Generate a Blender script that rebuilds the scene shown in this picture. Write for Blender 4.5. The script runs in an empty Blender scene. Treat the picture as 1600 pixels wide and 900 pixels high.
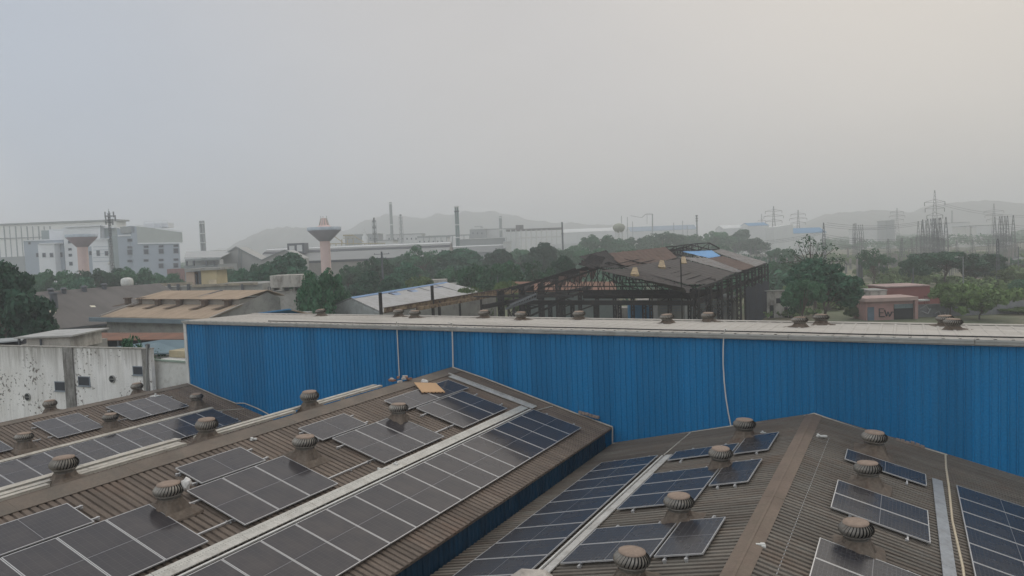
import bpy, math, random
import numpy as np
from mathutils import Vector, Matrix
random.seed(7); RNG = np.random.default_rng(11)
C = bpy.context.scene
COL = C.collection
R_ = math.radians

# ---------------------------------------------------------------- camera
FPX, PITCH, ROLL, YAW, CZ = 1120.5, 0.0573, -0.03855, 0.50177, 17.0
_cy, _sy = math.cos(YAW), math.sin(YAW)
FH = Vector((-_sy, _cy, 0)); RH = Vector((_cy, _sy, 0)); UP = Vector((0, 0, 1))
Fv = FH * math.cos(PITCH) - UP * math.sin(PITCH)
Uv = UP * math.cos(PITCH) + FH * math.sin(PITCH)
Rc = RH * math.cos(ROLL) + Uv * math.sin(ROLL)
Uc = Uv * math.cos(ROLL) - RH * math.sin(ROLL)
CAM = Vector((0, 0, CZ))
cd = bpy.data.cameras.new('camera'); cam = bpy.data.objects.new('camera', cd); COL.objects.link(cam)
cam.matrix_world = Matrix(((Rc.x, Uc.x, -Fv.x, 0), (Rc.y, Uc.y, -Fv.y, 0), (Rc.z, Uc.z, -Fv.z, CZ), (0, 0, 0, 1)))
cd.sensor_width = 36; cd.lens = FPX / 1600 * 36; cd.clip_start = 0.1; cd.clip_end = 20000
C.camera = cam

# ---------------------------------------------------------------- sky, sun, exposure
SUN_EL, SUN_AZ = R_(46), R_(8)          # azimuth measured from +Y towards +X
W = bpy.data.worlds.new('World'); C.world = W; W.use_nodes = True
nt = W.node_tree; nt.nodes.clear()
def N(t, typ, **k):
    n = t.nodes.new(typ)
    for a, b in k.items(): setattr(n, a, b)
    return n
out = N(nt, 'ShaderNodeOutputWorld'); bg = N(nt, 'ShaderNodeBackground'); bg.inputs['Strength'].default_value = 0.1
sky = N(nt, 'ShaderNodeTexSky', sky_type='NISHITA', sun_disc=False, sun_elevation=SUN_EL, sun_rotation=SUN_AZ,
        air_density=1.0, dust_density=6.0, ozone_density=1.0)
tc = N(nt, 'ShaderNodeTexCoord')
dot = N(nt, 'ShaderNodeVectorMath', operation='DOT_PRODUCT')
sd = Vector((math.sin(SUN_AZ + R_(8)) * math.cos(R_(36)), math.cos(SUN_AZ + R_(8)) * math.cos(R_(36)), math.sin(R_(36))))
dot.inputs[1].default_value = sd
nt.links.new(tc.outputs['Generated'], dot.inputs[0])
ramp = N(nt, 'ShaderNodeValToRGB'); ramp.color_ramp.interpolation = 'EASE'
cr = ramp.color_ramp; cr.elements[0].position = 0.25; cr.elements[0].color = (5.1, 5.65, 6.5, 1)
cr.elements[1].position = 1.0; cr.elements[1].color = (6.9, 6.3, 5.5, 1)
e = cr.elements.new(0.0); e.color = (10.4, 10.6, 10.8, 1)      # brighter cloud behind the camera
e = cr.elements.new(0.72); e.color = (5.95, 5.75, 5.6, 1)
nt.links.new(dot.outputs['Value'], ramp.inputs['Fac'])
nz = N(nt, 'ShaderNodeTexNoise'); nz.inputs['Scale'].default_value = 1.6; nz.inputs['Detail'].default_value = 4
mp = N(nt, 'ShaderNodeMapping'); mp.inputs['Scale'].default_value = (1, 1, 2.6)
nt.links.new(tc.outputs['Generated'], mp.inputs['Vector']); nt.links.new(mp.outputs['Vector'], nz.inputs['Vector'])
mr = N(nt, 'ShaderNodeMapRange'); mr.inputs['From Min'].default_value = .3; mr.inputs['From Max'].default_value = .7
mr.inputs['To Min'].default_value = .95; mr.inputs['To Max'].default_value = 1.05
nt.links.new(nz.outputs['Fac'], mr.inputs['Value'])
sxz = N(nt, 'ShaderNodeSeparateXYZ'); nt.links.new(tc.outputs['Generated'], sxz.inputs[0])      # overcast: brighter overhead than low down
ez_ = N(nt, 'ShaderNodeMapRange'); ez_.inputs['From Min'].default_value = .38; ez_.inputs['From Max'].default_value = .95; ez_.inputs['To Min'].default_value = 1.0; ez_.inputs['To Max'].default_value = 1.4
nt.links.new(sxz.outputs[2], ez_.inputs['Value'])
zm = N(nt, 'ShaderNodeMath', operation='MULTIPLY'); nt.links.new(mr.outputs['Result'], zm.inputs[0]); nt.links.new(ez_.outputs['Result'], zm.inputs[1])
cl = N(nt, 'ShaderNodeVectorMath', operation='SCALE')
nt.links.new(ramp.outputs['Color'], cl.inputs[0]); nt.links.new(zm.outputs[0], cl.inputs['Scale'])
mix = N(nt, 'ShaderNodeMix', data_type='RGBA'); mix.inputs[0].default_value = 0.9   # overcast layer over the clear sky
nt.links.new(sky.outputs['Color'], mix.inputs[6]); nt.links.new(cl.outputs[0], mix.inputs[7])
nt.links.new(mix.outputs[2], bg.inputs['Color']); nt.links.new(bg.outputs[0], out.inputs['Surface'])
sl = bpy.data.lights.new('sun', 'SUN'); sl.energy = 0.55; sl.angle = R_(30); sl.color = (1, .95, .88)
so = bpy.data.objects.new('sun', sl); COL.objects.link(so)
sdir = Vector((math.sin(SUN_AZ) * math.cos(SUN_EL), math.cos(SUN_AZ) * math.cos(SUN_EL), math.sin(SUN_EL)))
so.rotation_euler = sdir.to_track_quat('Z', 'Y').to_euler()
C.view_settings.view_transform = 'Standard'; C.view_settings.look = 'None'
C.view_settings.exposure = 0.0; C.view_settings.gamma = 1.0; C.view_settings.use_curve_mapping = False
C.render.engine = 'CYCLES'
C.cycles.use_denoising = True; C.cycles.max_bounces = 8; C.cycles.diffuse_bounces = 3; C.cycles.glossy_bounces = 3
C.cycles.volume_bounces = 4; C.cycles.transparent_max_bounces = 8

# ---------------------------------------------------------------- picture <-> place
def ray(x, y): return Fv + Rc * ((x - 800) / FPX) - Uc * ((y - 450) / FPX)
def A(x, y, D):                      # point on the sight line at depth D (straight ahead, level)
    r = ray(x, y); return CAM + r * (D / r.dot(FH))
def WY(x, y, Y):                     # point on the sight line at world Y
    r = ray(x, y); return CAM + r * (Y / r.y)
def ON(x, y, p, n):                  # point where the sight line meets a plane
    r = ray(x, y); n = Vector(n); return CAM + r * ((Vector(p) - CAM).dot(n) / r.dot(n))
def cp(x, D, z):                     # point at picture column x, depth D, height z
    y = 400.0
    for _ in range(4):
        p = A(x, y, D); y -= (z - p.z) * FPX / D
    return A(x, y, D)

# ---------------------------------------------------------------- materials
MATS = {}
def mat(name, col, rough=.8, metal=0., var=.25, scale=.6, col2=None, mixlo=.42, mixhi=.68, streak=None, bump=0., bscale=8.,
        spec=.4, fine=0., rnd=0., emit=None):
    if name in MATS: return MATS[name]
    m = bpy.data.materials.new(name); m.use_nodes = True; t = m.node_tree; b = t.nodes['Principled BSDF']
    b.inputs['Roughness'].default_value = rough; b.inputs['Metallic'].default_value = metal
    b.inputs['Specular IOR Level'].default_value = spec
    tcn = N(t, 'ShaderNodeTexCoord'); mpn = N(t, 'ShaderNodeMapping')
    mpn.inputs['Scale'].default_value = streak or (1, 1, 1)
    t.links.new(tcn.outputs['Object'], mpn.inputs['Vector'])
    n1 = N(t, 'ShaderNodeTexNoise'); n1.inputs['Scale'].default_value = scale; n1.inputs['Detail'].default_value = 7; n1.inputs['Roughness'].default_value = .65
    t.links.new(mpn.outputs['Vector'], n1.inputs['Vector'])
    r1 = N(t, 'ShaderNodeMapRange'); r1.inputs['From Min'].default_value = .3; r1.inputs['From Max'].default_value = .7
    r1.inputs['To Min'].default_value = 1 - var; r1.inputs['To Max'].default_value = 1 + var
    t.links.new(n1.outputs['Fac'], r1.inputs['Value'])
    val = r1.outputs['Result']
    if fine:
        n3 = N(t, 'ShaderNodeTexNoise'); n3.inputs['Scale'].default_value = 14; n3.inputs['Detail'].default_value = 5
        t.links.new(tcn.outputs['Object'], n3.inputs['Vector'])
        r3 = N(t, 'ShaderNodeMapRange'); r3.inputs['From Min'].default_value = .3; r3.inputs['From Max'].default_value = .7
        r3.inputs['To Min'].default_value = 1 - fine; r3.inputs['To Max'].default_value = 1 + fine
        t.links.new(n3.outputs['Fac'], r3.inputs['Value'])
        mm = N(t, 'ShaderNodeMath', operation='MULTIPLY'); t.links.new(val, mm.inputs[0]); t.links.new(r3.outputs['Result'], mm.inputs[1]); val = mm.outputs[0]
    if rnd:
        oi = N(t, 'ShaderNodeObjectInfo'); r4 = N(t, 'ShaderNodeMapRange'); r4.inputs['To Min'].default_value = 1 - rnd; r4.inputs['To Max'].default_value = 1 + rnd
        t.links.new(oi.outputs['Random'], r4.inputs['Value'])
        mm = N(t, 'ShaderNodeMath', operation='MULTIPLY'); t.links.new(val, mm.inputs[0]); t.links.new(r4.outputs['Result'], mm.inputs[1]); val = mm.outputs[0]
    base = N(t, 'ShaderNodeRGB'); base.outputs[0].default_value = (*col, 1); csrc = base.outputs[0]
    if col2:
        n2 = N(t, 'ShaderNodeTexNoise'); n2.inputs['Scale'].default_value = scale * 2.3; n2.inputs['Detail'].default_value = 8; n2.inputs['Roughness'].default_value = .7
        mp2 = N(t, 'ShaderNodeMapping'); mp2.inputs['Location'].default_value = (31, 17, 5); mp2.inputs['Scale'].default_value = streak or (1, 1, 1)
        t.links.new(tcn.outputs['Object'], mp2.inputs['Vector']); t.links.new(mp2.outputs['Vector'], n2.inputs['Vector'])
        r2 = N(t, 'ShaderNodeMapRange'); r2.inputs['From Min'].default_value = mixlo; r2.inputs['From Max'].default_value = mixhi
        t.links.new(n2.outputs['Fac'], r2.inputs['Value'])
        mx = N(t, 'ShaderNodeMix', data_type='RGBA'); mx.inputs[7].default_value = (*col2, 1)
        t.links.new(r2.outputs['Result'], mx.inputs[0]); t.links.new(csrc, mx.inputs[6]); csrc = mx.outputs[2]
    sc = N(t, 'ShaderNodeVectorMath', operation='SCALE'); t.links.new(csrc, sc.inputs[0]); t.links.new(val, sc.inputs['Scale'])
    t.links.new(sc.outputs[0], b.inputs['Base Color'])
    if bump:
        nb = N(t, 'ShaderNodeTexNoise'); nb.inputs['Scale'].default_value = bscale; nb.inputs['Detail'].default_value = 5
        t.links.new(tcn.outputs['Object'], nb.inputs['Vector'])
        bp = N(t, 'ShaderNodeBump'); bp.inputs['Strength'].default_value = bump; bp.inputs['Distance'].default_value = .05
        t.links.new(nb.outputs['Fac'], bp.inputs['Height']); t.links.new(bp.outputs['Normal'], b.inputs['Normal'])
    MATS[name] = m; return m

def sheet_mat(name, col, col2, pitch_axis, width=1.0, rough=.75, var=.22, rust=(.16, .075, .04), rlo=.56, rhi=.8, metal=0.):
    """corrugated sheet: each sheet a slightly different tone, dust and rust run down the slope"""
    m = mat(name, col, rough, metal, var, .8, col2, .38, .66, streak=((.35, 2.2, .35) if pitch_axis == 1 else (2.2, .35, .35)), bump=.1, fine=.12)
    t = m.node_tree; b = t.nodes['Principled BSDF']; src = b.inputs['Base Color'].links[0].from_socket
    tcn = N(t, 'ShaderNodeTexCoord'); sx = N(t, 'ShaderNodeSeparateXYZ'); t.links.new(tcn.outputs['Object'], sx.inputs[0])
    d = N(t, 'ShaderNodeMath', operation='DIVIDE'); d.inputs[1].default_value = width; t.links.new(sx.outputs[pitch_axis], d.inputs[0])
    fl = N(t, 'ShaderNodeMath', operation='FLOOR'); t.links.new(d.outputs[0], fl.inputs[0])
    wn = N(t, 'ShaderNodeTexWhiteNoise', noise_dimensions='1D'); t.links.new(fl.outputs[0], wn.inputs['W'])
    r = N(t, 'ShaderNodeMapRange'); r.inputs['To Min'].default_value = .86; r.inputs['To Max'].default_value = 1.12; t.links.new(wn.outputs['Value'], r.inputs['Value'])
    s = N(t, 'ShaderNodeVectorMath', operation='SCALE'); t.links.new(src, s.inputs[0]); t.links.new(r.outputs['Result'], s.inputs['Scale'])
    n2 = N(t, 'ShaderNodeTexNoise'); n2.inputs['Scale'].default_value = .45; n2.inputs['Detail'].default_value = 9; n2.inputs['Roughness'].default_value = .72
    t.links.new(tcn.outputs['Object'], n2.inputs['Vector'])
    r2 = N(t, 'ShaderNodeMapRange'); r2.inputs['From Min'].default_value = rlo; r2.inputs['From Max'].default_value = rhi; t.links.new(n2.outputs['Fac'], r2.inputs['Value'])
    mx = N(t, 'ShaderNodeMix', data_type='RGBA'); mx.inputs[7].default_value = (*rust, 1)
    t.links.new(r2.outputs['Result'], mx.inputs[0]); t.links.new(s.outputs[0], mx.inputs[6]); t.links.new(mx.outputs[2], b.inputs['Base Color'])
    return m

M_ROOF = sheet_mat('weathered_brown_sheet', (.168, .132, .104), (.115, .090, .072), 1, rust=(.15, .09, .06))
M_ROOF2 = sheet_mat('weathered_grey_brown_sheet', (.150, .138, .118), (.120, .095, .075), 1, rust=(.15, .10, .07))
M_CAP = mat('dusty_ridge_cap', (.160, .130, .104), .8, 0, .2, .7, (.13, .115, .095), bump=.1, fine=.1)
M_CAP2 = mat('dusty_brown_cap', (.170, .128, .100), .8, 0, .18, .7, (.15, .12, .09), bump=.1, fine=.1)
M_BLUE = sheet_mat('blue_painted_sheet', (.009, .170, .385), (.014, .158, .34), 0, rough=.5, var=.05, rust=(.03, .13, .25), rlo=.62, rhi=.95)
M_BLUE.node_tree.nodes['Principled BSDF'].inputs['Specular IOR Level'].default_value = .3
for n_ in M_BLUE.node_tree.nodes:
    if n_.type == 'MAPPING': n_.inputs['Scale'].default_value = (2.2, 2.2, .16)
M_BLUE_D = mat('shade_darkened_blue_sheet', (.016, .062, .115), .6, 0, .3, .8, (.014, .04, .07), streak=(1.2, 1.2, .25), spec=.3)  # blue darkened so the side cladding carries the eave's shade in its colour
M_WROOF = mat('pale_dusty_roof', (.45, .425, .385), .8, 0, .12, .35, (.33, .31, .275), .45, .75, streak=(.3, 1.6, 1), fine=.08)
M_GUT = mat('pale_gutter_metal', (.42, .42, .40), .6, .2, .15, .6, (.27, .26, .24), .5, .75)
M_WHITE = mat('off_white_paint', (.60, .60, .57), .6, 0, .12, 1.2, (.40, .38, .34), .5, .8)
M_PIPE = mat('white_plastic_pipe', (.60, .58, .54), .5, 0, .08, 2.)
M_TRAY = mat('galvanised_tray', (.50, .49, .46), .55, .25, .14, 1.5, (.33, .31, .28), .48, .75, fine=.1)
M_TRAY_W = mat('dusty_cream_tray', (.47, .44, .38), .7, .05, .16, 1.0, (.30, .27, .23), .48, .75, fine=.1)
M_ALU = mat('anodised_aluminium', (.52, .52, .52), .4, .5, .05, 1.)
M_VENT = mat('weathered_ventilator_metal', (.235, .22, .195), .55, .35, .25, 3., (.15, .115, .085), .5, .75, fine=.15, rnd=.2)
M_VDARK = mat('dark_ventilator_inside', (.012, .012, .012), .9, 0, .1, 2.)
M_VCAP = mat('dusty_ventilator_top', (.27, .205, .16), .85, 0, .2, 3., fine=.15)
M_SKIRT = mat('dusty_skirt', (.125, .10, .078), .8, 0, .3, 1.6, (.09, .05, .032), .5, .78, fine=.2, bump=.2)
M_CARD = mat('cardboard', (.50, .32, .18), .85, 0, .1, 1.5)
M_BAG = mat('white_plastic_bag', (.62, .60, .57), .5, 0, .2, 6., bump=.6, bscale=9)
M_BRICK = mat('broken_brick', (.24, .13, .09), .9, 0, .3, 5.)
M_CONC = mat('rough_concrete', (.50, .46, .41), .9, 0, .22, 5., (.30, .27, .24), .45, .7, bump=.5, bscale=30, fine=.2)
def stained_wall():
    m = mat('stained_white_wall', (.80, .785, .76), .85, 0, .14, .25, (.64, .62, .58), .42, .72, streak=(1.4, 1.4, .35), fine=.06)
    t = m.node_tree; b = t.nodes['Principled BSDF']; src = b.inputs['Base Color'].links[0].from_socket
    tcn = N(t, 'ShaderNodeTexCoord')
    n = N(t, 'ShaderNodeTexNoise'); n.inputs['Scale'].default_value = 4.2; n.inputs['Detail'].default_value = 9; n.inputs['Roughness'].default_value = .62
    t.links.new(tcn.outputs['Object'], n.inputs['Vector'])
    n2 = N(t, 'ShaderNodeTexNoise'); n2.inputs['Scale'].default_value = .28; n2.inputs['Detail'].default_value = 3
    t.links.new(tcn.outputs['Object'], n2.inputs['Vector'])
    ad = N(t, 'ShaderNodeMath', operation='MULTIPLY_ADD'); ad.inputs[1].default_value = .55; t.links.new(n2.outputs['Fac'], ad.inputs[0]); t.links.new(n.outputs['Fac'], ad.inputs[2])
    r = N(t, 'ShaderNodeMapRange'); r.inputs['From Min'].default_value = .895; r.inputs['From Max'].default_value = .935; t.links.new(ad.outputs[0], r.inputs['Value'])
    mx = N(t, 'ShaderNodeMix', data_type='RGBA'); mx.inputs[7].default_value = (.17, .15, .13, 1)
    t.links.new(r.outputs['Result'], mx.inputs[0]); t.links.new(src, mx.inputs[6])
    mp3 = N(t, 'ShaderNodeMapping'); mp3.inputs['Scale'].default_value = (2.6, 2.6, .22); t.links.new(tcn.outputs['Object'], mp3.inputs['Vector'])   # rain streaks, strongest under the coping
    n3 = N(t, 'ShaderNodeTexNoise'); n3.inputs['Scale'].default_value = 1.4; n3.inputs['Detail'].default_value = 6; t.links.new(mp3.outputs['Vector'], n3.inputs['Vector'])
    s3 = N(t, 'ShaderNodeSeparateXYZ'); t.links.new(tcn.outputs['Object'], s3.inputs[0])
    g3 = N(t, 'ShaderNodeMapRange'); g3.inputs['From Min'].default_value = 9.0; g3.inputs['From Max'].default_value = 10.9; g3.inputs['To Min'].default_value = 0; g3.inputs['To Max'].default_value = .30; t.links.new(s3.outputs[2], g3.inputs['Value'])
    a3 = N(t, 'ShaderNodeMath', operation='ADD'); t.links.new(n3.outputs['Fac'], a3.inputs[0]); t.links.new(g3.outputs['Result'], a3.inputs[1])
    r3 = N(t, 'ShaderNodeMapRange'); r3.inputs['From Min'].default_value = .56; r3.inputs['From Max'].default_value = .95; r3.inputs['To Max'].default_value = .8; t.links.new(a3.outputs[0], r3.inputs['Value'])
    m3 = N(t, 'ShaderNodeMix', data_type='RGBA'); m3.inputs[7].default_value = (.27, .25, .22, 1); t.links.new(r3.outputs['Result'], m3.inputs[0]); t.links.new(mx.outputs[2], m3.inputs[6]); t.links.new(m3.outputs[2], b.inputs['Base Color'])
    return m
M_STAIN = stained_wall()
def panel_mat(name, wcell, lcell, base):
    m = bpy.data.materials.new(name); m.use_nodes = True; t = m.node_tree; b = t.nodes['Principled BSDF']
    b.inputs['Roughness'].default_value = .09; b.inputs['IOR'].default_value = 1.47
    tcn = N(t, 'ShaderNodeTexCoord'); sx = N(t, 'ShaderNodeSeparateXYZ'); t.links.new(tcn.outputs['Object'], sx.inputs[0])
    def line(sock, period, w):
        d = N(t, 'ShaderNodeMath', operation='DIVIDE'); d.inputs[1].default_value = period; t.links.new(sock, d.inputs[0])
        f = N(t, 'ShaderNodeMath', operation='FRACT'); t.links.new(d.outputs[0], f.inputs[0])
        l = N(t, 'ShaderNodeMath', operation='LESS_THAN'); l.inputs[1].default_value = w; t.links.new(f.outputs[0], l.inputs[0]); return l.outputs[0]
    a = line(sx.outputs[0], wcell, .035); c = line(sx.outputs[1], lcell, .045)
    mxm = N(t, 'ShaderNodeMath', operation='MAXIMUM'); t.links.new(a, mxm.inputs[0]); t.links.new(c, mxm.inputs[1])
    n = N(t, 'ShaderNodeTexNoise'); n.inputs['Scale'].default_value = 1.3; n.inputs['Detail'].default_value = 6
    t.links.new(tcn.outputs['Object'], n.inputs['Vector'])
    oi = N(t, 'ShaderNodeObjectInfo')
    r = N(t, 'ShaderNodeMapRange'); r.inputs['From Min'].default_value = .3; r.inputs['From Max'].default_value = .75; r.inputs['To Min'].default_value = .1; r.inputs['To Max'].default_value = .62
    t.links.new(n.outputs['Fac'], r.inputs['Value'])
    cellc = N(t, 'ShaderNodeMix', data_type='RGBA'); cellc.inputs[6].default_value = (*base, 1); cellc.inputs[7].default_value = (.085, .082, .085, 1)
    t.links.new(mxm.outputs[0], cellc.inputs[0])
    ra = N(t, 'ShaderNodeMapRange'); ra.inputs['To Min'].default_value = .6; ra.inputs['To Max'].default_value = 1.2; t.links.new(oi.outputs['Random'], ra.inputs['Value'])
    mu = N(t, 'ShaderNodeMath', operation='MULTIPLY'); t.links.new(r.outputs['Result'], mu.inputs[0]); t.links.new(ra.outputs['Result'], mu.inputs[1])
    dust = N(t, 'ShaderNodeMix', data_type='RGBA'); dust.inputs[7].default_value = (.098, .084, .078, 1)
    t.links.new(mu.outputs[0], dust.inputs[0]); t.links.new(cellc.outputs[2], dust.inputs[6]); t.links.new(dust.outputs[2], b.inputs['Base Color'])
    r5 = N(t, 'ShaderNodeMapRange'); r5.inputs['To Min'].default_value = .06; r5.inputs['To Max'].default_value = .22; t.links.new(n.outputs['Fac'], r5.inputs['Value'])
    t.links.new(r5.outputs['Result'], b.inputs['Roughness'])
    return m
M_CELL = panel_mat('solar_cells', .182, .0925, (.027, .028, .035))

# ---------------------------------------------------------------- mesh builder
class MB:
    def __init__(s): s.v = []; s.f = []; s.m = []; s.sm = []
    def add(s, vs, fs, mi=0, smooth=False):
        o = len(s.v); s.v += [tuple(p) for p in vs]
        for f in fs: s.f.append(tuple(i + o for i in f)); s.m.append(mi); s.sm.append(smooth)
        return s
    def span(s, o, a, b, c, mi=0):          # box from corner o along vectors a, b, c
        o, a, b, c = Vector(o), Vector(a), Vector(b), Vector(c)
        v = [o, o + a, o + a + b, o + b, o + c, o + a + c, o + a + b + c, o + b + c]
        fs = [(0, 3, 2, 1), (4, 5, 6, 7), (0, 1, 5, 4), (1, 2, 6, 5), (2, 3, 7, 6), (3, 0, 4, 7)]
        if a.cross(b).dot(c) < 0: fs = [f[::-1] for f in fs]
        return s.add(v, fs, mi)
    def box(s, x0, x1, y0, y1, z0, z1, mi=0): return s.span((x0, y0, z0), (x1 - x0, 0, 0), (0, y1 - y0, 0), (0, 0, z1 - z0), mi)
    def bar(s, p0, p1, w, h=None, mi=0, up=(0, 0, 1)):
        h = h or w; p0, p1 = Vector(p0), Vector(p1); d = p1 - p0
        if d.length < 1e-6: return s
        up = Vector(up)
        if abs(d.normalized().dot(up)) > .98: up = Vector((1, 0, 0))
        a = d.cross(up).normalized() * w; b = a.cross(d).normalized() * h
        return s.span(p0 - a / 2 - b / 2, a, d, b, mi)
    def tube(s, p0, p1, r0, r1=None, n=10, mi=0, caps=True, smooth=True):
        r1 = r0 if r1 is None else r1; p0, p1 = Vector(p0), Vector(p1); d = (p1 - p0).normalized()
        a = d.cross(Vector((0, 0, 1)) if abs(d.z) < .95 else Vector((1, 0, 0))).normalized(); b = d.cross(a)
        vs = []
        for p, r in ((p0, r0), (p1, r1)):
            for i in range(n): t = 2 * math.pi * i / n; vs.append(p + a * (r * math.cos(t)) + b * (r * math.sin(t)))
        s.add(vs, [(i, (i + 1) % n, n + (i + 1) % n, n + i) for i in range(n)], mi, smooth)
        if caps: s.add(vs[:n], [tuple(range(n))[::-1]], mi); s.add(vs[n:], [tuple(range(n))], mi)
        return s
    def path(s, pts, r, n=6, mi=0):
        for a, b in zip(pts[:-1], pts[1:]): s.tube(a, b, r, n=n, mi=mi)
        return s
    def lathe(s, prof, c=(0, 0, 0), n=24, mi=0, smooth=True, cap=True):
        c = Vector(c); vs = []
        for r, z in prof:
            for i in range(n): t = 2 * math.pi * i / n; vs.append(c + Vector((r * math.cos(t), r * math.sin(t), z)))
        fs = [(k * n + i, k * n + (i + 1) % n, (k + 1) * n + (i + 1) % n, (k + 1) * n + i) for k in range(len(prof) - 1) for i in range(n)]
        s.add(vs, fs, mi, smooth)
        if cap: s.add(vs[:n], [tuple(range(n))[::-1]], mi); s.add(vs[-n:], [tuple(range(n))], mi)
        return s
    def poly(s, pts, thick, mi=0):          # flat polygon with thickness vector
        pts = [Vector(p) for p in pts]; th = Vector(thick); n = len(pts)
        nn = Vector((0, 0, 0))
        for i in range(n): nn += pts[i].cross(pts[(i + 1) % n])
        if nn.dot(th) > 0: pts = pts[::-1]
        v = pts + [p + th for p in pts]
        return s.add(v, [tuple(range(n)), tuple(range(2 * n - 1, n - 1, -1))] + [((i + 1) % n, i, n + i, n + (i + 1) % n) for i in range(n)], mi)
    def lattice(s, p0, p1, w0, w1=None, seg=6, t=.08, mi=0, ax=None):   # four chords with diagonal bracing
        w1 = w0 if w1 is None else w1; p0, p1 = Vector(p0), Vector(p1); d = (p1 - p0).normalized()
        a = Vector(ax).normalized() if ax else d.cross(Vector((0, 0, 1)) if abs(d.z) < .9 else Vector((1, 0, 0))).normalized()
        b = d.cross(a).normalized(); sg = [(-1, -1), (1, -1), (1, 1), (-1, 1)]
        P = []
        for k in range(seg + 1):
            u = k / seg; w = (w0 + (w1 - w0) * u) / 2; c = p0.lerp(p1, u); P.append([c + a * (i * w) + b * (j * w) for i, j in sg])
        for j in range(4):
            s.bar(P[0][j], P[-1][j], t, mi=mi)
            for k in range(seg):
                q = (j + 1) % 4
                s.bar(P[k][j], P[k + 1][q], t * .6, mi=mi) if (k + j) % 2 else s.bar(P[k][q], P[k + 1][j], t * .6, mi=mi)
        return s
    def build(s, name, mats, parent=None, origin=None):
        me = bpy.data.meshes.new(name); o = Vector((0, 0, 0)); rot = None
        v = s.v
        if parent is not None:
            mw = parent['_m']; mi_ = Matrix([mw[i * 4:i * 4 + 4] for i in range(4)]).inverted(); v = [tuple(mi_ @ Vector(p)) for p in v]
        elif origin is not None:
            o = Vector(origin); v = [tuple(Vector(p) - o) for p in v]
        me.from_pydata(v, [], s.f)
        mats = mats if isinstance(mats, (list, tuple)) else [mats]
        for q in mats: me.materials.append(q)
        me.polygons.foreach_set('material_index', s.m); me.polygons.foreach_set('use_smooth', s.sm); me.update()
        ob = bpy.data.objects.new(name, me); COL.objects.link(ob)
        if parent is not None: ob.parent = parent; ob['_m'] = list(parent['_m'])
        else: ob.location = o; ob['_m'] = [x for r in Matrix.Translation(o) for x in r]
        return ob
def tag(o, label, cat, group=None, kind=None):
    if label: o['label'] = label
    if cat: o['category'] = cat
    if group: o['group'] = group
    if kind: o['kind'] = kind
    return o
def thing(name, label, cat, loc=(0, 0, 0), rz=0., group=None):
    o = bpy.data.objects.new(name, None); COL.objects.link(o); o.empty_display_size = .3
    o.location = loc; o.rotation_euler = (0, 0, rz); o['_m'] = [x for r in (Matrix.Translation(loc) @ Matrix.Rotation(rz, 4, 'Z')) for x in r]
    return tag(o, label, cat, group)
def structure(name, mb, m, **k): return tag(mb.build(name, m, **k), None, None, kind='structure')
CHILD = {}
def kids(o): return [c for c in bpy.data.objects if c.parent == o]
def dup(o, loc, rz=0., sc=(1, 1, 1), label=None, group=None, cache={}):
    if o.name not in cache: cache[o.name] = [(c, kids(c)) for c in kids(o)]
    r = o.copy(); COL.objects.link(r); r.location = loc; r.rotation_euler = (0, 0, rz); r.scale = sc
    if label: r['label'] = label
    if group: r['group'] = group
    for c, gs in cache[o.name]:
        d = c.copy(); COL.objects.link(d); d.parent = r
        for g in gs: h = g.copy(); COL.objects.link(h); h.parent = d
    return r

# ================================================================ ground and hills
def ground_mat():
    m = mat('dry_grass_ground', (.115, .13, .075), .95, 0, .3, .02, (.20, .17, .12), .48, .62, fine=.1)
    return m
mb = MB(); g = 7000; n = 40
vs = [(-g + 2 * g * i / n, -g + 2 * g * j / n, 0) for j in range(n + 1) for i in range(n + 1)]
mb.add(vs, [(j * (n + 1) + i, j * (n + 1) + i + 1, (j + 1) * (n + 1) + i + 1, (j + 1) * (n + 1) + i) for j in range(n) for i in range(n)])
structure('ground', mb, ground_mat())
M_HILL = mat('scrub_hill', (.06, .075, .05), .95, 0, .35, .008, (.12, .10, .075), .5, .7)
def hill(pts, D, depth=700, seed=1):
    """ridge profile (picture columns and rows) as a real hill of its own depth"""
    rg = random.Random(seed); xs = np.linspace(pts[0][0], pts[-1][0], 90)
    ys = np.interp(xs, [p[0] for p in pts], [p[1] for p in pts]); rows = 15; vs = []
    for j in range(rows):
        u = j / (rows - 1); prof = math.sin(math.pi * min(1, u * 1.0)) ** .8 if 0 < u < 1 else 0
        for i, x in enumerate(xs):
            p = A(float(x), float(ys[i]), D); b = cp(float(x), D, 0)
            q = b + FH * ((u - .5) * depth); h = max(0, p.z) * prof * (1 + .05 * math.sin(i * .9 + j) + rg.uniform(-.02, .02)) if j != rows // 2 else max(0, p.z)
            vs.append((q.x, q.y, h - (1 if j in (0, rows - 1) else 0)))
    n = len(xs)
    mb = MB().add(vs, [(j * n + i, j * n + i + 1, (j + 1) * n + i + 1, (j + 1) * n + i) for j in range(rows - 1) for i in range(n - 1)], 0, True)
    return structure('hill', mb, M_HILL)
hill([(380, 404), (398, 376), (415, 366), (435, 357), (470, 356), (500, 358), (530, 360), (545, 362), (570, 384)], 2200, seed=2)
hill([(520, 398), (540, 362), (565, 352), (590, 340), (610, 337), (630, 337), (645, 342), (662, 342), (685, 335), (705, 336), (730, 332), (765, 331), (795, 335),
      (825, 343), (860, 348), (900, 349), (930, 352), (960, 351), (990, 359), (1030, 380)], 2350, seed=3)
hill([(1215, 372), (1255, 354), (1275, 346), (1300, 335), (1325, 332), (1360, 330), (1395, 333), (1430, 336), (1455, 342), (1490, 362)], 2150, seed=4)
hill([(1430, 362), (1450, 340), (1470, 320), (1485, 317), (1520, 316), (1550, 318), (1575, 321), (1600, 323), (1640, 330), (1700, 352)], 2050, seed=5)
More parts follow.
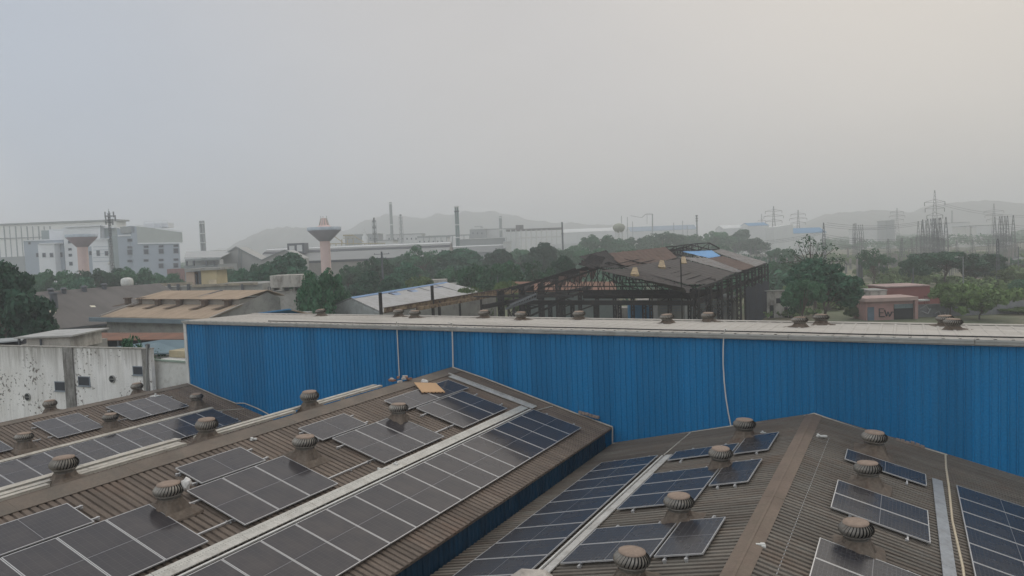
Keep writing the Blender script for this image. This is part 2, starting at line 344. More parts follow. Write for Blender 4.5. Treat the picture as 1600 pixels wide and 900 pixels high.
hill([(300, 408), (335, 392), (350, 388), (380, 392), (400, 401)], 2900, 500, seed=6)
# the air
mb = MB(); mb.box(-6500, 6500, -1500, 6500, -1.0, 152)
hz = tag(mb.build('haze', []), None, None, kind='stuff')
hm = bpy.data.materials.new('haze_air'); hm.use_nodes = True; t = hm.node_tree; t.nodes.clear()
o_ = N(t, 'ShaderNodeOutputMaterial'); pv = N(t, 'ShaderNodeVolumePrincipled')
pv.inputs['Color'].default_value = (.90, .925, .96, 1); pv.inputs['Density'].default_value = .0008; pv.inputs['Anisotropy'].default_value = 0.35
t.links.new(pv.outputs[0], o_.inputs['Volume']); hz.data.materials.append(hm)
hm.cycles.homogeneous_volume = True if hasattr(hm, 'cycles') and hasattr(hm.cycles, 'homogeneous_volume') else None

# ================================================================ blue building
YW = 28.8
def ribbed(mb, o, down, along, L, pitch, rw, rh, nrm, mi=0, st=.22):
    """trapezoid-ribbed sheet: ribs run along 'down', repeat along 'along' for length L"""
    o, down, along, nrm = Vector(o), Vector(down), Vector(along).normalized(), Vector(nrm).normalized()
    k = int(round(L / pitch)); prof = []
    for i in range(k):
        s = i * pitch; prof += [(s, 0), (s + pitch - rw, 0), (s + pitch - rw * (1 - st), rh), (s + pitch - rw * st, rh)]
    prof.append((k * pitch, 0))
    vs = [o + along * a + nrm * h for a, h in prof] + [o + down + along * a + nrm * h for a, h in prof]
    n = len(prof); fl = along.cross(down).dot(nrm) < 0
    fs = [((i, i + 1, n + i + 1, n + i) if not fl else (i + 1, i, n + i, n + i + 1)) for i in range(n - 1)]
    return mb.add(vs, fs, mi)
EZ = CZ - .1305 * YW      # eave height 13.24
XL, XR = -38.68, 26.0
bb = thing('blue_warehouse', 'long warehouse clad in ribbed bright blue sheet under a pale flat roof', 'warehouse', (0, YW, 0))
mb = MB(); ribbed(mb, (XL, YW, 0), (0, 0, EZ - .12), (1, 0, 0), XR - XL, .25, .07, .035, (0, -1, 0))
mb.box(XL, XR, YW + .012, YW + 12, 0, EZ - 1.75); mb.build('wall_cladding', M_BLUE, bb)
mb = MB(); RY, RZ = YW + 5.2, CZ - 3.86
k = int((XR - XL) / .5)
ribbed(mb, (XL - .1, YW - .10, EZ + .02), (0, RY - YW + .10, RZ - EZ - .02), (1, 0, 0), XR - XL + .1, .5, .12, .022, (0, 0, 1))
ribbed(mb, (XL - .1, RY, RZ), (0, 7, -1.6), (1, 0, 0), XR - XL + .1, .5, .12, .022, (0, .2, 1))
mb.build('roof', M_WROOF, bb)
mb = MB(); x = XL - .12                      # gutter and fascia in lengths
while x < XR:
    l = random.uniform(5.6, 6.4); j = random.uniform(-.008, .008)
    mb.box(x, x + l - .02, YW - .22, YW - .05, EZ - .13 + j, EZ + .0 + j); mb.box(x, x + l - .03, YW - .26, YW - .221, EZ - .03 + j, EZ + .035 + j); x += l
mb.box(XL, XR, YW - .12, YW - .036, EZ - .19, EZ - .132); mb.build('gutter', M_GUT, bb)
mb = MB(); mb.box(XL - .22, XL + .02, YW - .06, YW + .22, 0, EZ - .13); mb.build('corner_trim', M_WHITE, bb)
mb = MB(); mb.box(XL - .1, XR, RY - .16, RY + .16, RZ + .025, RZ + .055)
mb.build('ridge_cap', M_WROOF, bb)
for (a, b, zz) in ((420, 492, 0), (560, 617, 0), (640, 690, 0), (900, 1290, 0), (1300, 1392, 0), (1460, 1600, 0)):     # loose dark cable lying on the roof edge
    p = WY(a, 0, YW); q = WY(b, 0, YW)
xx = [WY(x, 505, YW + .25).x for x in (420, 510, 560, 640, 700, 760, 860, 940, 1040, 1130, 1240, 1330, 1460, 1600)]
cab = MB(); cab.path([(x, YW + .22 + .05 * math.sin(i * 2.1), EZ + .075) for i, x in enumerate(xx)], .028, 6)
tag(cab.build('cable', mat('black_cable', (.03, .03, .03), .6)), 'dark cable lying along the front edge of the pale warehouse roof', 'cable')

# ================================================================ near sheds (roof pitch planes)
Y0 = -3.0
RX = {0: -38.87, 1: -19.22, 2: -3.02}
RZ_ = {0: CZ - 7.68, 1: CZ - 5.75, 2: CZ - 6.753}
SL = {('0', 'r'): -.235, ('1', 'r'): -.272, ('2', 'l'): .239, ('2', 'r'): -.258}
class Slope:
    def __init__(s, k, side):
        s.x0, s.z0, s.m = RX[k], RZ_[k], SL[(str(k), side)]; s.sg = 1 if side == 'r' else -1
        s.d = Vector((s.sg, 0, s.m * s.sg)).normalized(); s.n = Vector((-s.m, 0, 1)).normalized()
    def p(s, Y, down, up=0.): return Vector((s.x0, Y, s.z0)) + s.d * down + s.n * up
S0, S1, S2L, S2R = Slope(0, 'r'), Slope(1, 'r'), Slope(2, 'l'), Slope(2, 'r')
def roof_sheet(sl, L, m, parent, pitch=.2, rw=.155, rh=.042, y0=Y0, y1=YW - .04, down0=0.):
    mb = MB(); n = 2
    ribbed(mb, sl.p(y0, down0), sl.d * (L - down0), (0, 1, 0), y1 - y0, pitch, rw, rh, sl.n, st=.1)
    mb.span(sl.p(y0, down0, -.06), sl.d * (L - down0), Vector((0, y1 - y0, 0)), sl.n * .045)
    return mb.build('roof_sheet', m, parent)
# left shed
sh0 = thing('factory_shed', 'low brown roofed shed at the far left end of the blue wall', 'shed', (RX[0], 13, 0), group='ribbed brown sheds along the blue wall')
roof_sheet(S0, 9.4, M_ROOF, sh0)
class LS: pass
sl0l = Slope(0, 'r'); sl0l.m = .235; sl0l.d = Vector((-1, 0, -.235)).normalized(); sl0l.n = Vector((-.235, 0, 1)).normalized()
roof_sheet(sl0l, 5.2, M_ROOF, sh0)
mb = MB(); mb.span(S0.p(Y0, 0, .045), S0.d * .42, (0, YW - Y0 - .05, 0), S0.n * .02); mb.span(sl0l.p(Y0, 0, .045), sl0l.d * .35, (0, YW - Y0 - .05, 0), sl0l.n * .02)
mb.build('ridge_cap', M_CAP, sh0)
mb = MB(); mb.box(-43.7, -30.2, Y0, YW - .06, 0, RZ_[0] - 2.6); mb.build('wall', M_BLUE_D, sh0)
# middle shed
sh1 = thing('factory_shed', 'middle brown roofed shed carrying the long walkway and cardboard sheet', 'shed', (RX[1], 13, 0), group='ribbed brown sheds along the blue wall')
roof_sheet(S1, 8.42, M_ROOF, sh1)
sl1l = Slope(1, 'r'); sl1l.d = Vector((-1, 0, -.33)).normalized(); sl1l.n = Vector((-.33, 0, 1)).normalized()
roof_sheet(sl1l, 8.4, M_ROOF, sh1)
mb = MB(); y = Y0
while y < YW - .1:
    l = min(3.0, YW - .08 - y); j = random.uniform(0, .006)
    mb.span(S1.p(y, 0, .046 + j), S1.d * .6, (0, l + .0, 0), S1.n * .02); mb.span(sl1l.p(y, 0, .046 + j), sl1l.d * .4, (0, l, 0), sl1l.n * .02); y += l + .004
mb.build('ridge_cap', M_CAP, sh1)
e1 = S1.p(0, 8.42)
mb = MB(); ribbed(mb, (e1.x - .3, Y0, 4), (0, 0, e1.z - .12 - 4), (0, 1, 0), YW - Y0 - .3, .25, .09, .05, (1, 0, 0))
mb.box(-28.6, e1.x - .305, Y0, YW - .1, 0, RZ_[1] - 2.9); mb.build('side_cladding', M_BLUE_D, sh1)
# right shed
sh2 = thing('factory_shed', 'right brown roofed shed with a wide brown ridge cap nearest the camera', 'shed', (RX[2], 13, 0), group='ribbed brown sheds along the blue wall')
roof_sheet(S2L, 8.3, M_ROOF2, sh2, rw=.125, rh=.062); roof_sheet(S2R, 14.0, M_ROOF2, sh2, rw=.125, rh=.062)
mb = MB(); y = Y0
while y < YW - .1:
    l = min(2.45, YW - .08 - y); j = random.uniform(0, .008)
    mb.span(S2L.p(y, 0, .046 + j), S2L.d * .27, (0, l, 0), S2L.n * .02); mb.span(S2R.p(y, 0, .047 + j), S2R.d * .27, (0, l, 0), S2R.n * .02); y += l + .004
mb.bar((RX[2], Y0, RZ_[2] + .062), (RX[2], YW - .1, RZ_[2] + .062), .07, .03); mb.build('ridge_cap', M_CAP2, sh2)
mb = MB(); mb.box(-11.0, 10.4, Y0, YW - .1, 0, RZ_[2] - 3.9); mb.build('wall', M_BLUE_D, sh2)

# ---------------------------------------------------------------- solar arrays
ARR = []
def make_panel(arr, sl, yA, dA, landscape, lift=.13):
    """one framed module; local x across its width, y along its length"""
    w, l = 1.134, 2.278
    p = bpy.data.objects.new('solar_panel', PAN); COL.objects.link(p)
    g_ = bpy.data.objects.new('cell_sheet', CEL2 if sl in (S2L, S2R) else CEL); COL.objects.link(g_); g_.parent = p
    if landscape: M3 = Matrix((Vector((0, 1, 0)).cross(sl.n), Vector((0, 1, 0)), sl.n)).transposed(); M3 = Matrix((sl.d * 1, Vector((0, 1, 0)) , sl.n)).transposed()
    else: M3 = Matrix((Vector((0, 1, 0)), sl.d, sl.n)).transposed()
    if M3.determinant() < 0: M3 = M3 @ Matrix.Diagonal((-1, 1, 1)); flip = True
    else: flip = False
    cl, cd_ = (yA + (l if landscape else w) / 2, dA + (w if landscape else l) / 2)
    pos = sl.p(cl, cd_, lift)
    mw = Matrix.Translation(pos) @ M3.to_4x4()
    inv = Matrix([arr['_m'][i * 4:i * 4 + 4] for i in range(4)]).inverted()
    p.parent = arr; p.matrix_local = inv @ mw
    return p
def panel_meshes():
    w, l, t = 1.134, 2.278, .035; mb = MB(); f = .022
    for x0, x1, y0, y1 in ((-w / 2, -w / 2 + f, -l / 2, l / 2), (w / 2 - f, w / 2, -l / 2, l / 2), (-w / 2 + f, w / 2 - f, -l / 2, -l / 2 + f), (-w / 2 + f, w / 2 - f, l / 2 - f, l / 2)):
        mb.box(x0, x1, y0, y1, 0, t)
    mb.box(-w / 2 + f, w / 2 - f, -l / 2 + f, l / 2 - f, .004, .012)
    a = mb.build('solar_panel_frame', M_ALU)
    mb = MB(); e_ = .004
    mb.box(-w / 2 + f, w / 2 - f, -l / 2 + f, -.006, .02, .031); mb.box(-w / 2 + f, w / 2 - f, .006, l / 2 - f, .02, .031); mb.box(-w / 2 + f, w / 2 - f, -.006, .006, .02, .0312, 1)
    b = mb.build('cells', [M_CELL, mat('cell_gap', (.25, .25, .26), .3)])
    A1, B1 = a.data, b.data; bpy.data.objects.remove(a); bpy.data.objects.remove(b); return A1, B1
PAN, CEL = panel_meshes()
CEL2 = CEL.copy(); M_CELL2 = M_CELL.copy(); M_CELL2.name = 'solar_cells_dusty'; CEL2.materials[0] = M_CELL2      # the right shed's panels carry a duller film of dust
for n_ in M_CELL2.node_tree.nodes:
    if n_.type == 'MAP_RANGE' and abs(n_.inputs['To Min'].default_value - .06) < 1e-4: n_.inputs['To Min'].default_value = .16; n_.inputs['To Max'].default_value = .36
    if n_.type == 'MIX' and abs(n_.inputs[7].default_value[1] - .082) < 1e-3: n_.inputs[7].default_value = (.13, .13, .135, 1)
    if n_.type == 'MIX' and abs(n_.inputs[7].default_value[1] - .084) < 1e-3: n_.inputs[7].default_value = (.040, .038, .040, 1)
def array(label, sl, mods, rails, clamps=True, group=None):
    """mods: (y start, down, landscape); rails: (y0, y1, down)"""
    y, d = mods[0][0], mods[0][1]; a = thing('solar_array', label, 'solar array', sl.p(y, d), group=group or 'solar arrays on the brown roofs')
    for (yy, dd, ls) in mods: make_panel(a, sl, yy, dd, ls)
    for (r0, r1, dd) in rails:
        mb = MB(); mb.span(sl.p(r0, dd, .075), (0, r1 - r0, 0), sl.d * .04, sl.n * .045)
        yy = r0 + .1
        while yy < r1: mb.span(sl.p(yy, dd - .02, .035), (0, .05, 0), sl.d * .08, sl.n * .04); yy += 1.15
        mb.build('rail', M_ALU, a)
    if clamps:
        for (r0, r1, dd) in rails:
            for yy in (r0 + .02, r1 - .06): MB().span(sl.p(yy, dd - .03, .03), (0, .045, 0), sl.d * .07, sl.n * .085).build('end_clamp', M_ALU, a)
    return a
P_ = 1.15
def port(y_end, n, d): return [(y_end - (i + 1) * P_ + .008, d, False) for i in range(n)]
def land(y0, n, d): return [(y0 + i * 2.30, d, True) for i in range(n)]
# middle roof
array('array partly covered by the tan cardboard sheet at its top corner', S1, port(26.1, 3, 2.30) + land(22.15, 2, 1.08), [(22.3, 26.4, 1.3), (22.3, 26.4, 2.0), (22.3, 26.5, 2.8), (22.2, 26.5, 4.1)])
array('four-panel array mirroring the turbine vent, second below the cardboard sheet', S1, port(21.35, 3, 2.30) + land(17.55, 1, 1.08), [(17.4, 20.1, 1.3), (17.4, 20.1, 2.0), (17.6, 21.6, 2.8), (17.6, 22.4, 4.1)])
array('four-panel array right of the turbine vent with the white plastic bag', S1, port(15.75, 3, 2.30) + land(12.85, 1, 1.08), [(12.7, 15.4, 1.3), (12.7, 15.4, 2.0), (12.0, 16.0, 2.8), (12.1, 18.0, 4.1)])
array('large array cut off by the lower left corner of the picture', S1, port(11.22, 6, 2.30) + land(7.58, 1, 1.08) + land(5.28, 1, 1.08) + land(2.98, 1, 1.08), [(4.2, 10.1, 1.3), (4.2, 10.1, 2.0), (4.2, 11.9, 2.8), (4.2, 13.0, 4.1)])
array('long double-height row of panels below the silver walkway, over the blue-edged eave', S1, port(27.05, 24, 5.36), [(-.6, 27.3, 5.9), (-.6, 27.3, 7.2)])
# left roof
array('two-panel wide array on the far left roof between two vents', S0, port(21.45, 2, 1.05), [(18.9, 21.7, 1.5), (18.9, 22.8, 2.9)])
array('three-panel array on the far left roof beside the blue wall corner', S0, port(26.35, 3, 1.05), [(22.7, 26.6, 1.5), (22.2, 26.6, 2.9)])
array('array fragment touching the left edge of the picture', S0, port(17.2, 3, 1.05), [(13.7, 17.4, 1.5), (13.7, 18.6, 2.9)])
array('long row of panels below the pale walkway of the far left roof', S0, port(27.1, 22, 4.42), [(1.8, 27.3, 4.9), (1.8, 27.3, 6.2)])
# right roof, left slope
array('long shaded row of panels running up to the dark valley beside the blue eave', S2L, port(24.95, 17, 4.98), [(5.3, 25.2, 5.4), (5.3, 25.2, 6.8)])
array('small far array behind the turbine vent nearest the blue wall foot', S2L, port(25.15, 1, 2.06) + [(23.72, .84, True)], [(23.7, 25.5, 2.6), (23.7, 25.5, 3.8), (23.6, 26.1, 1.2)])
array('middle array of four panels right of the narrow walkway', S2L, port(22.42, 3, 2.06) + [(20.36, .84, True)], [(18.8, 22.7, 2.6), (18.8, 22.7, 3.8), (20.2, 22.9, 1.2), (20.2, 22.9, 1.7)])
array('nearest array of three panels left of the wide brown ridge cap', S2L, port(17.44, 2, 2.06) + [(15.2, .84, True)], [(15.0, 17.7, 2.6), (15.0, 17.7, 3.8), (15.05, 17.8, 1.2), (15.05, 17.8, 1.7)])
# right roof, right slope
array('single narrow panel pair half hidden by a turbine vent right of the ridge cap', S2R, port(25.15, 1, 1.36), [(23.9, 25.2, 1.8), (23.7, 25.2, 3.1)])
array('two-panel array right of the ridge cap above the big turbine vent', S2R, port(21.82, 2, 1.33), [(19.5, 21.9, 1.8), (19.3, 21.9, 3.1)])
array('pinkish dusty array at the bottom edge right of the ridge cap', S2R, port(17.38, 3, 1.28), [(13.9, 17.5, 1.8), (13.7, 17.5, 3.1)])
array('large array at the right edge of the picture beside the cream cable', S2R, port(25.05, 14, 4.46) + port(25.05, 14, 6.76), [(8.9, 25.2, 4.9), (8.9, 25.2, 6.2), (8.9, 25.2, 7.2)])

# ---------------------------------------------------------------- roof walkways
def walkway(label, sl, y0, y1, d0, d1, m=M_TRAY, lip=True):
    w = thing('roof_walkway', label, 'walkway', sl.p(y0, d0), group='metal walkways on the roofs')
    mb = MB(); y = y0
    while y < y1 - .05:
        l = min(2.4, y1 - y); mb.span(sl.p(y, d0, .085 + random.uniform(0, .004)), (0, l - .012, 0), sl.d * (d1 - d0), sl.n * .03)
        for q in range(2): mb.span(sl.p(y + .3 + q * 1.2, d0 + .02, .04), (0, .05, 0), sl.d * (d1 - d0 - .04), sl.n * .045) if y + .4 + q * 1.2 < y1 else None
        y += l
    mb.build('deck', m, w)
    if lip:
        mb = MB()
        mb.span(sl.p(y0, d1 + .10, .07), (0, y1 - y0, 0), sl.d * .05, sl.n * .05); mb.build('cable_duct', M_WHITE, w)
    return w
def perf_mat():
    m = mat('perforated_tray', (.50, .49, .45), .5, .25, .12, 1.2, (.36, .34, .30), .5, .75, fine=.12)
    t = m.node_tree; b = t.nodes['Principled BSDF']; src = b.inputs['Base Color'].links[0].from_socket
    v = N(t, 'ShaderNodeTexVoronoi'); v.inputs['Scale'].default_value = 14; v.inputs['Randomness'].default_value = .15
    tcn = N(t, 'ShaderNodeTexCoord'); t.links.new(tcn.outputs['Object'], v.inputs['Vector'])
    r = N(t, 'ShaderNodeMapRange'); r.inputs['From Min'].default_value = .18; r.inputs['From Max'].default_value = .3; r.inputs['To Min'].default_value = .55
    t.links.new(v.outputs['Distance'], r.inputs['Value'])
    s = N(t, 'ShaderNodeVectorMath', operation='SCALE'); t.links.new(src, s.inputs[0]); t.links.new(r.outputs['Result'], s.inputs['Scale']); t.links.new(s.outputs[0], b.inputs['Base Color'])
    return m
M_PERF = perf_mat()
walkway('long silver perforated walkway crossing the middle roof down to the bottom edge', S1, 0, 27.1, 4.72, 5.08, M_PERF)
walkway('pale walkway crossing the far left roof', S0, 2, 27.3, 4.02, 4.24, M_TRAY_W, False)
walkway('narrow grey walkway on the left slope of the right roof', S2L, 8, 25.0, 4.46, 4.72, M_TRAY)
walkway('short grey metal strip on the right slope beside the cream cable', S2R, 9, 25.15, 3.82, 4.10, mat('grey_strip', (.30, .32, .34), .5, .3, .12, 1.5, (.22, .23, .24), fine=.1), False)
# crosswise tray near the wall on the middle roof
mb = MB(); mb.span(S1.p(27.25, .75, .08), S1.d * 4.45, (0, .32, 0), S1.n * .03); mb.span(S1.p(27.62, .5, .08), S1.d * 4.7, (0, .05, 0), S1.n * .05)
tag(mb.build('cable_tray', M_TRAY), 'grey tray running down the slope between the cardboard and the blue wall', 'cable tray', 'cable trays and ducts on the roofs')

# white trunking left of the middle ridge
def trunk(label, y0, y1, x, dz, w=.16, h=.07):
    mb = MB(); y = y0
    while y < y1 - .02:
        l = min(2.9, y1 - y); a = RX[1] - x; z = RZ_[1] + dz - .12 * max(0, x - .5)
        mb.box(a - w, a, y, y + l - .015, z, z + h); mb.box(a - w - .012, a + .012, y + .02, y + l - .03, z + h, z + h + .012); y += l
    for k in range(int((y1 - y0) / 2.2)):
        yy = y0 + .3 + 2.2 * k; mb.box(a - w, a, yy, yy + .06, RZ_[1] - x * .33 - .06, z)
    tag(mb.build('cable_duct', M_TRAY_W, origin=(RX[1] - x, y0, RZ_[1])), label, 'cable duct', 'cable trays and ducts on the roofs')
trunk('cream duct along the left side of the middle ridge, inner one, lower left', Y0, 10.3, .42, -.05)
trunk('cream duct along the left side of the middle ridge, outer one, lower left', Y0, 14.4, .66, -.02, .2)
trunk('widest cream duct edging the left roof panels down to the left edge', Y0, 14.6, .98, .05, .26)
trunk('cream duct left of the middle ridge between the two left-hand vents', 10.8, 14.4, .44, -.04)
trunk('thin cream duct left of the middle ridge beyond the second ridge vent', 15.3, 19.0, .46, -.03)
trunk('grey duct left of the middle ridge leading towards the brick rubble', 15.0, 24.0, .75, 0., .2)
trunk('short duct left of the middle ridge between the last vent and the rubble', 19.7, 24.0, .46, -.03)

# ---------------------------------------------------------------- turbine ventilators
def vent_proto():
    r = thing('turbine_ventilator', 'proto', 'roof ventilator', (0, 0, 0), group='turbine ventilators on the brown roofs')
    mb = MB(); rr = .27
    # flared skirt: square below, round above
    n = 32; vs = []; prof = ((1.02, -.06, 1.0), (1.0, .0, 1.0), (.66, .10, .85), (.54, .24, .25), (.48, .36, 0))
    for k_, (s_, z, sq) in enumerate(prof):
        for i in range(n):
            t = 2 * math.pi * i / n; c, s2 = math.cos(t), math.sin(t); k = 1 / max(abs(c), abs(s2)); q = 1 + (min(k, 1.35) - 1) * sq
            fl = 1 + (.05 * (1 if i % 4 < 2 else -1)) * (1 if .1 < sq < .95 else 0)
            vs.append((s_ * .58 * q * c * fl, s_ * .58 * q * s2 * fl, z + (-.26 * s_ * .58 * q * c if k_ < 3 else 0)))
    mb.add(vs, [(k * n + i, k * n + (i + 1) % n, (k + 1) * n + (i + 1) % n, (k + 1) * n + i) for k in range(len(prof) - 1) for i in range(n)], 0, False)
    mb.build('skirt', M_SKIRT, r)
    mb = MB(); mb.lathe([(rr, .34), (rr, .42), (rr + .03, .425), (rr + .03, .455), (rr, .46)], n=28); mb.build('neck', M_VENT, r)
    # head of curved blades
    nb = 28; mb = MB(); prof = []
    for k in range(9):
        u = k / 8; ang = math.pi * (u * .86 - .36)      # bulb section
        prof.append((.265 + .125 * math.cos((u - .42) * math.pi * .90), (.455 + .33 * u)))
    for b in range(nb):
        vs = []
        for k, (pr, z) in enumerate(prof):
            u = k / 8; t0 = 2 * math.pi * b / nb + .30 * (u - .5)
            w = .16; c0 = Vector((pr * math.cos(t0), pr * math.sin(t0), z)); q = pr - .022; t1 = t0 + w
            c1 = Vector((q * math.cos(t1), q * math.sin(t1), z)); vs += [c0, c1]
        mb.add(vs, [(2 * k, 2 * k + 1, 2 * k + 3, 2 * k + 2) for k in range(8)], 0, True)
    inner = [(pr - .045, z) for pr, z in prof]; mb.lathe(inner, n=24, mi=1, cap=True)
    mb.lathe([(.30, .44), (.33, .455), (.325, .48), (.28, .482)], n=28, cap=False)
    h = mb.build('head', [M_VENT, M_VDARK], r)
    mb = MB(); mb.lathe([(.285, .765), (.28, .795), (.20, .81), (.06, .818), (.02, .818)], n=28); mb.build('top_plate', M_VCAP, h)
    return r
VP = vent_proto(); first = [True]
VR = random.Random(9)
def vent(label, pos, sc=1., rz=0., group=None, sz=None):
    if first[0]:
        first[0] = False; o = VP; o.location = pos; o.rotation_euler = (0, 0, rz); o.scale = (sc, sc, sz or sc); o['label'] = label
    else: o = dup(VP, pos, rz, (sc, sc, sz or sc), label, group)
    o.rotation_euler = (R_(VR.uniform(-3, 3)), R_(VR.uniform(-3, 3)), rz); return o
V_ = [('turbine vent with a white plastic bag caught behind it', S1, 11.6, 2.42), ('turbine vent on the middle roof halfway between the bag and the cardboard', S1, 16.55, 2.3),
      ('turbine vent on the middle roof just below the cardboard sheet', S1, 21.5, 2.2),
      ('largest turbine vent at the bottom edge, in front of the nearest array', S2L, 14.9, 2.0), ('turbine vent in front of the middle array, second from the bottom edge', S2L, 18.75, 1.95),
      ('turbine vent in front of the small far array left of the ridge cap', S2L, 23.2, 2.0), ('turbine vent touching the foot of the blue wall under the hanging cable', S2L, 28.0, 2.1),
      ('big turbine vent right of the ridge cap over the pinkish array', S2R, 18.5, 1.85), ('turbine vent covering the narrow panel pair right of the ridge cap', S2R, 23.1, 1.95),
      ('turbine vent against the blue wall right of the ridge peak', S2R, 27.3, 1.95),
      ('turbine vent on the far left roof nearest the blue wall corner', S0, 27.0, 2.6), ('turbine vent on the far left roof between the two small arrays', S0, 21.75, 2.75),
      ('turbine vent at the left edge of the picture on the far left roof', S0, 17.6, 2.75)]
HEAD = [(264, 764), (475, 689), (622, 637), (985, 872), (1061, 783), (1126, 707), (1163, 662), (1339, 825), (1357, 731), (1365, 682), (307, 619), (172, 651), (37, 682)]
def seat(x, y, p, n, h): return ON(x, y, Vector(p) + UP * h, n) - UP * h       # foot of a vent whose head is seen at (x, y)
for i, (lb, sl, Y, d) in enumerate(V_):
    sc = 1.0 + .035 * math.sin(i * 2.3); vent(lb, seat(*HEAD[i], sl.p(0, 0, .06), sl.n, .53 * sc), sc, (0 if sl.sg > 0 else math.pi) + .05 * math.sin(i * 3), None, .86 * sc)
for i, (lb, q) in enumerate([('ridge-side turbine vent at the left, over the cream ducts', (101, 740)), ('ridge-side turbine vent above the cream ducts, second from the left', (323, 674)), ('ridge-side turbine vent standing against the blue wall, left of the rubble', (484, 627))]):
    p = ON(*q, (RX[1] - .55, 0, 0), (1, 0, 0)); vent(lb, (RX[1] - .55, p.y, RZ_[1] - .13), .92, math.pi)
for lb, q in {'weathered vent in front of the stained wall, left one': (79, 635), 'weathered vent in front of the stained wall, right one beside the drain pipe': (215, 608)}.items():
    p = ON(*q, (RX[0] - .75, 0, 0), (1, 0, 0)); vent(lb, (RX[0] - .75, p.y, RZ_[0] - .18), .9, math.pi)

# vents of the pale roof
wv = [(502, 500, 1.6, 'first small vent on the pale roof, under the big green tree'), (623, 500, 4.4, 'small vent on the pale roof by the start of the rusty girder'), (648, 500, 2.0, 'vent on the pale roof just right of a smaller one below the rusty girder'),
      (757, 500, 2.6, 'lone vent on the pale roof between the blue-edged shed and the ruin'), (814, 500, 2.4, 'vent on the pale roof at the left foot of the ruin'), (905, 500, 3.6, 'vent on the pale roof below the left part of the ruin'),
      (1043, 500, 1.7, 'vent on the pale roof below the middle of the ruin, near the blue container'), (1107, 500, 3.4, 'vent on the pale roof below the right part of the ruin'), (1250, 500, 1.5, 'vent on the pale roof below the left side of the big round tree'),
      (1283, 500, 3.2, 'vent on the pale roof below the big round tree, right of a larger one'), (1489, 505, 1.3, 'front one of the two overlapping vents on the pale roof at the right'), (1477, 505, 2.6, 'rear one of the two overlapping vents on the pale roof at the right')]
for i, (x, y, dy, lb) in enumerate(wv):
    yb_ = {502: 493, 623: 491.5, 648: 496, 757: 495, 814: 499, 905: 497.5, 1043: 504, 1107: 501.5, 1250: 510, 1283: 505.5, 1489: 514, 1477: 508}[x]
    p = ON(x, yb_, (0, YW, EZ + .03), (0, -(RZ - EZ) / 5.2, 1)); Y = min(max(p.y, YW + .9), RY - .2); p = WY(x, yb_, Y); z = EZ + (RZ - EZ) * (Y - YW) / 5.2
    o = vent(lb, (p.x, Y, z - .07), .88, i * 2.3, 'low ventilators on the pale warehouse roof', .62)

# ---------------------------------------------------------------- cables, pipes and litter
def pathobj(name, pts, r, m, label, cat, group=None, n=6):
    mb = MB(); mb.path([Vector(p) for p in pts], r, n); return tag(mb.build(name, m, origin=pts[0]), label, cat, group)
yw = YW - .1
def wl(x, y, off=.1): return WY(x, y, YW - off)
pathobj('drain_pipe', [wl(619.5, 502, .3), wl(620, 507, .12), wl(624, 588, .12)], .028, M_PIPE, 'thin white pipe down the blue wall ending at the brick rubble', 'pipe', 'pipes on the blue wall')
pathobj('drain_pipe', [wl(700, 504, .35), wl(706, 505, .3), wl(706.5, 509, .12), wl(708, 573, .12)], .032, M_PIPE, 'thin white pipe down the blue wall ending at the middle roof peak', 'pipe', 'pipes on the blue wall')
pts = [wl(1134, 514, .3)] + [wl(x, y, .12) for x, y in ((1131, 520), (1130, 545), (1130, 570), (1131.5, 595), (1134, 620), (1138, 645), (1142.5, 668))]
pathobj('hanging_cable', pts, .026, M_PIPE, 'white cable hanging slack down the blue wall to the right roof', 'cable')
def foot(pts, label, r=.03, m=M_TRAY_W):
    return pathobj('conduit', [wl(x, y - 2, .14) for x, y in pts], r, m, label, 'conduit', 'pale conduits along the foot of the blue wall')
foot([(297, 602), (340, 621), (368, 632), (382, 632), (402, 640), (421, 650)], 'pale conduit at the wall foot above the far left roof')
foot([(708, 576), (760, 594), (830, 621), (900, 648), (957, 669), (957, 695), (975, 695), (1020, 688), (1090, 676), (1142, 668), (1200, 661), (1250, 654), (1272, 648)], 'long pale conduit stepping down from the middle roof to the right roof')
foot([(1272, 648), (1300, 658), (1345, 673), (1400, 690), (1440, 701), (1480, 713)], 'pale conduit at the wall foot from the right roof peak')
foot([(708, 576), (680, 584), (640, 596)], 'pale conduit from the middle roof peak to the rubble')
q = [S2R.p(28.6, 4.35, .05), S2R.p(27, 4.30, .05), S2R.p(25, 4.28, .06), S2R.p(22, 4.22, .05), S2R.p(19, 4.28, .05), S2R.p(16, 4.22, .05), S2R.p(10, 4.25, .05)]
pathobj('cable', q, .035, mat('cream_cable', (.55, .47, .34), .5, 0, .1, 2.), 'cream cable running down the right roof beside the grey metal strip', 'cable')
q = [S1.p(28.5, 5.6, .06), S1.p(27.2, 5.42, .09)]
pathobj('conduit', q, .022, M_TRAY_W, 'short pale conduit joining the wall foot to the long panel row', 'conduit')
pathobj('conduit', [S2L.p(28.6, 4.75, .06), S2L.p(25.2, 4.85, .08)], .022, M_TRAY_W, 'short pale conduit from the wall foot to the narrow walkway', 'conduit')
pathobj('conduit', [S0.p(28.6, 5.2, .06), S0.p(27.2, 4.6, .08)], .022, M_TRAY_W, 'short pale conduit from the wall foot to the far left walkway', 'conduit')
pathobj('cable', [S2R.p(26.2, .75, .05), S2R.p(22, .72, .05), S2R.p(17.5, .70, .05), S2R.p(10, .7, .05)], .012, mat('grey_cable', (.3, .3, .3), .6), 'thin grey cable parallel to the wide brown ridge cap', 'cable')
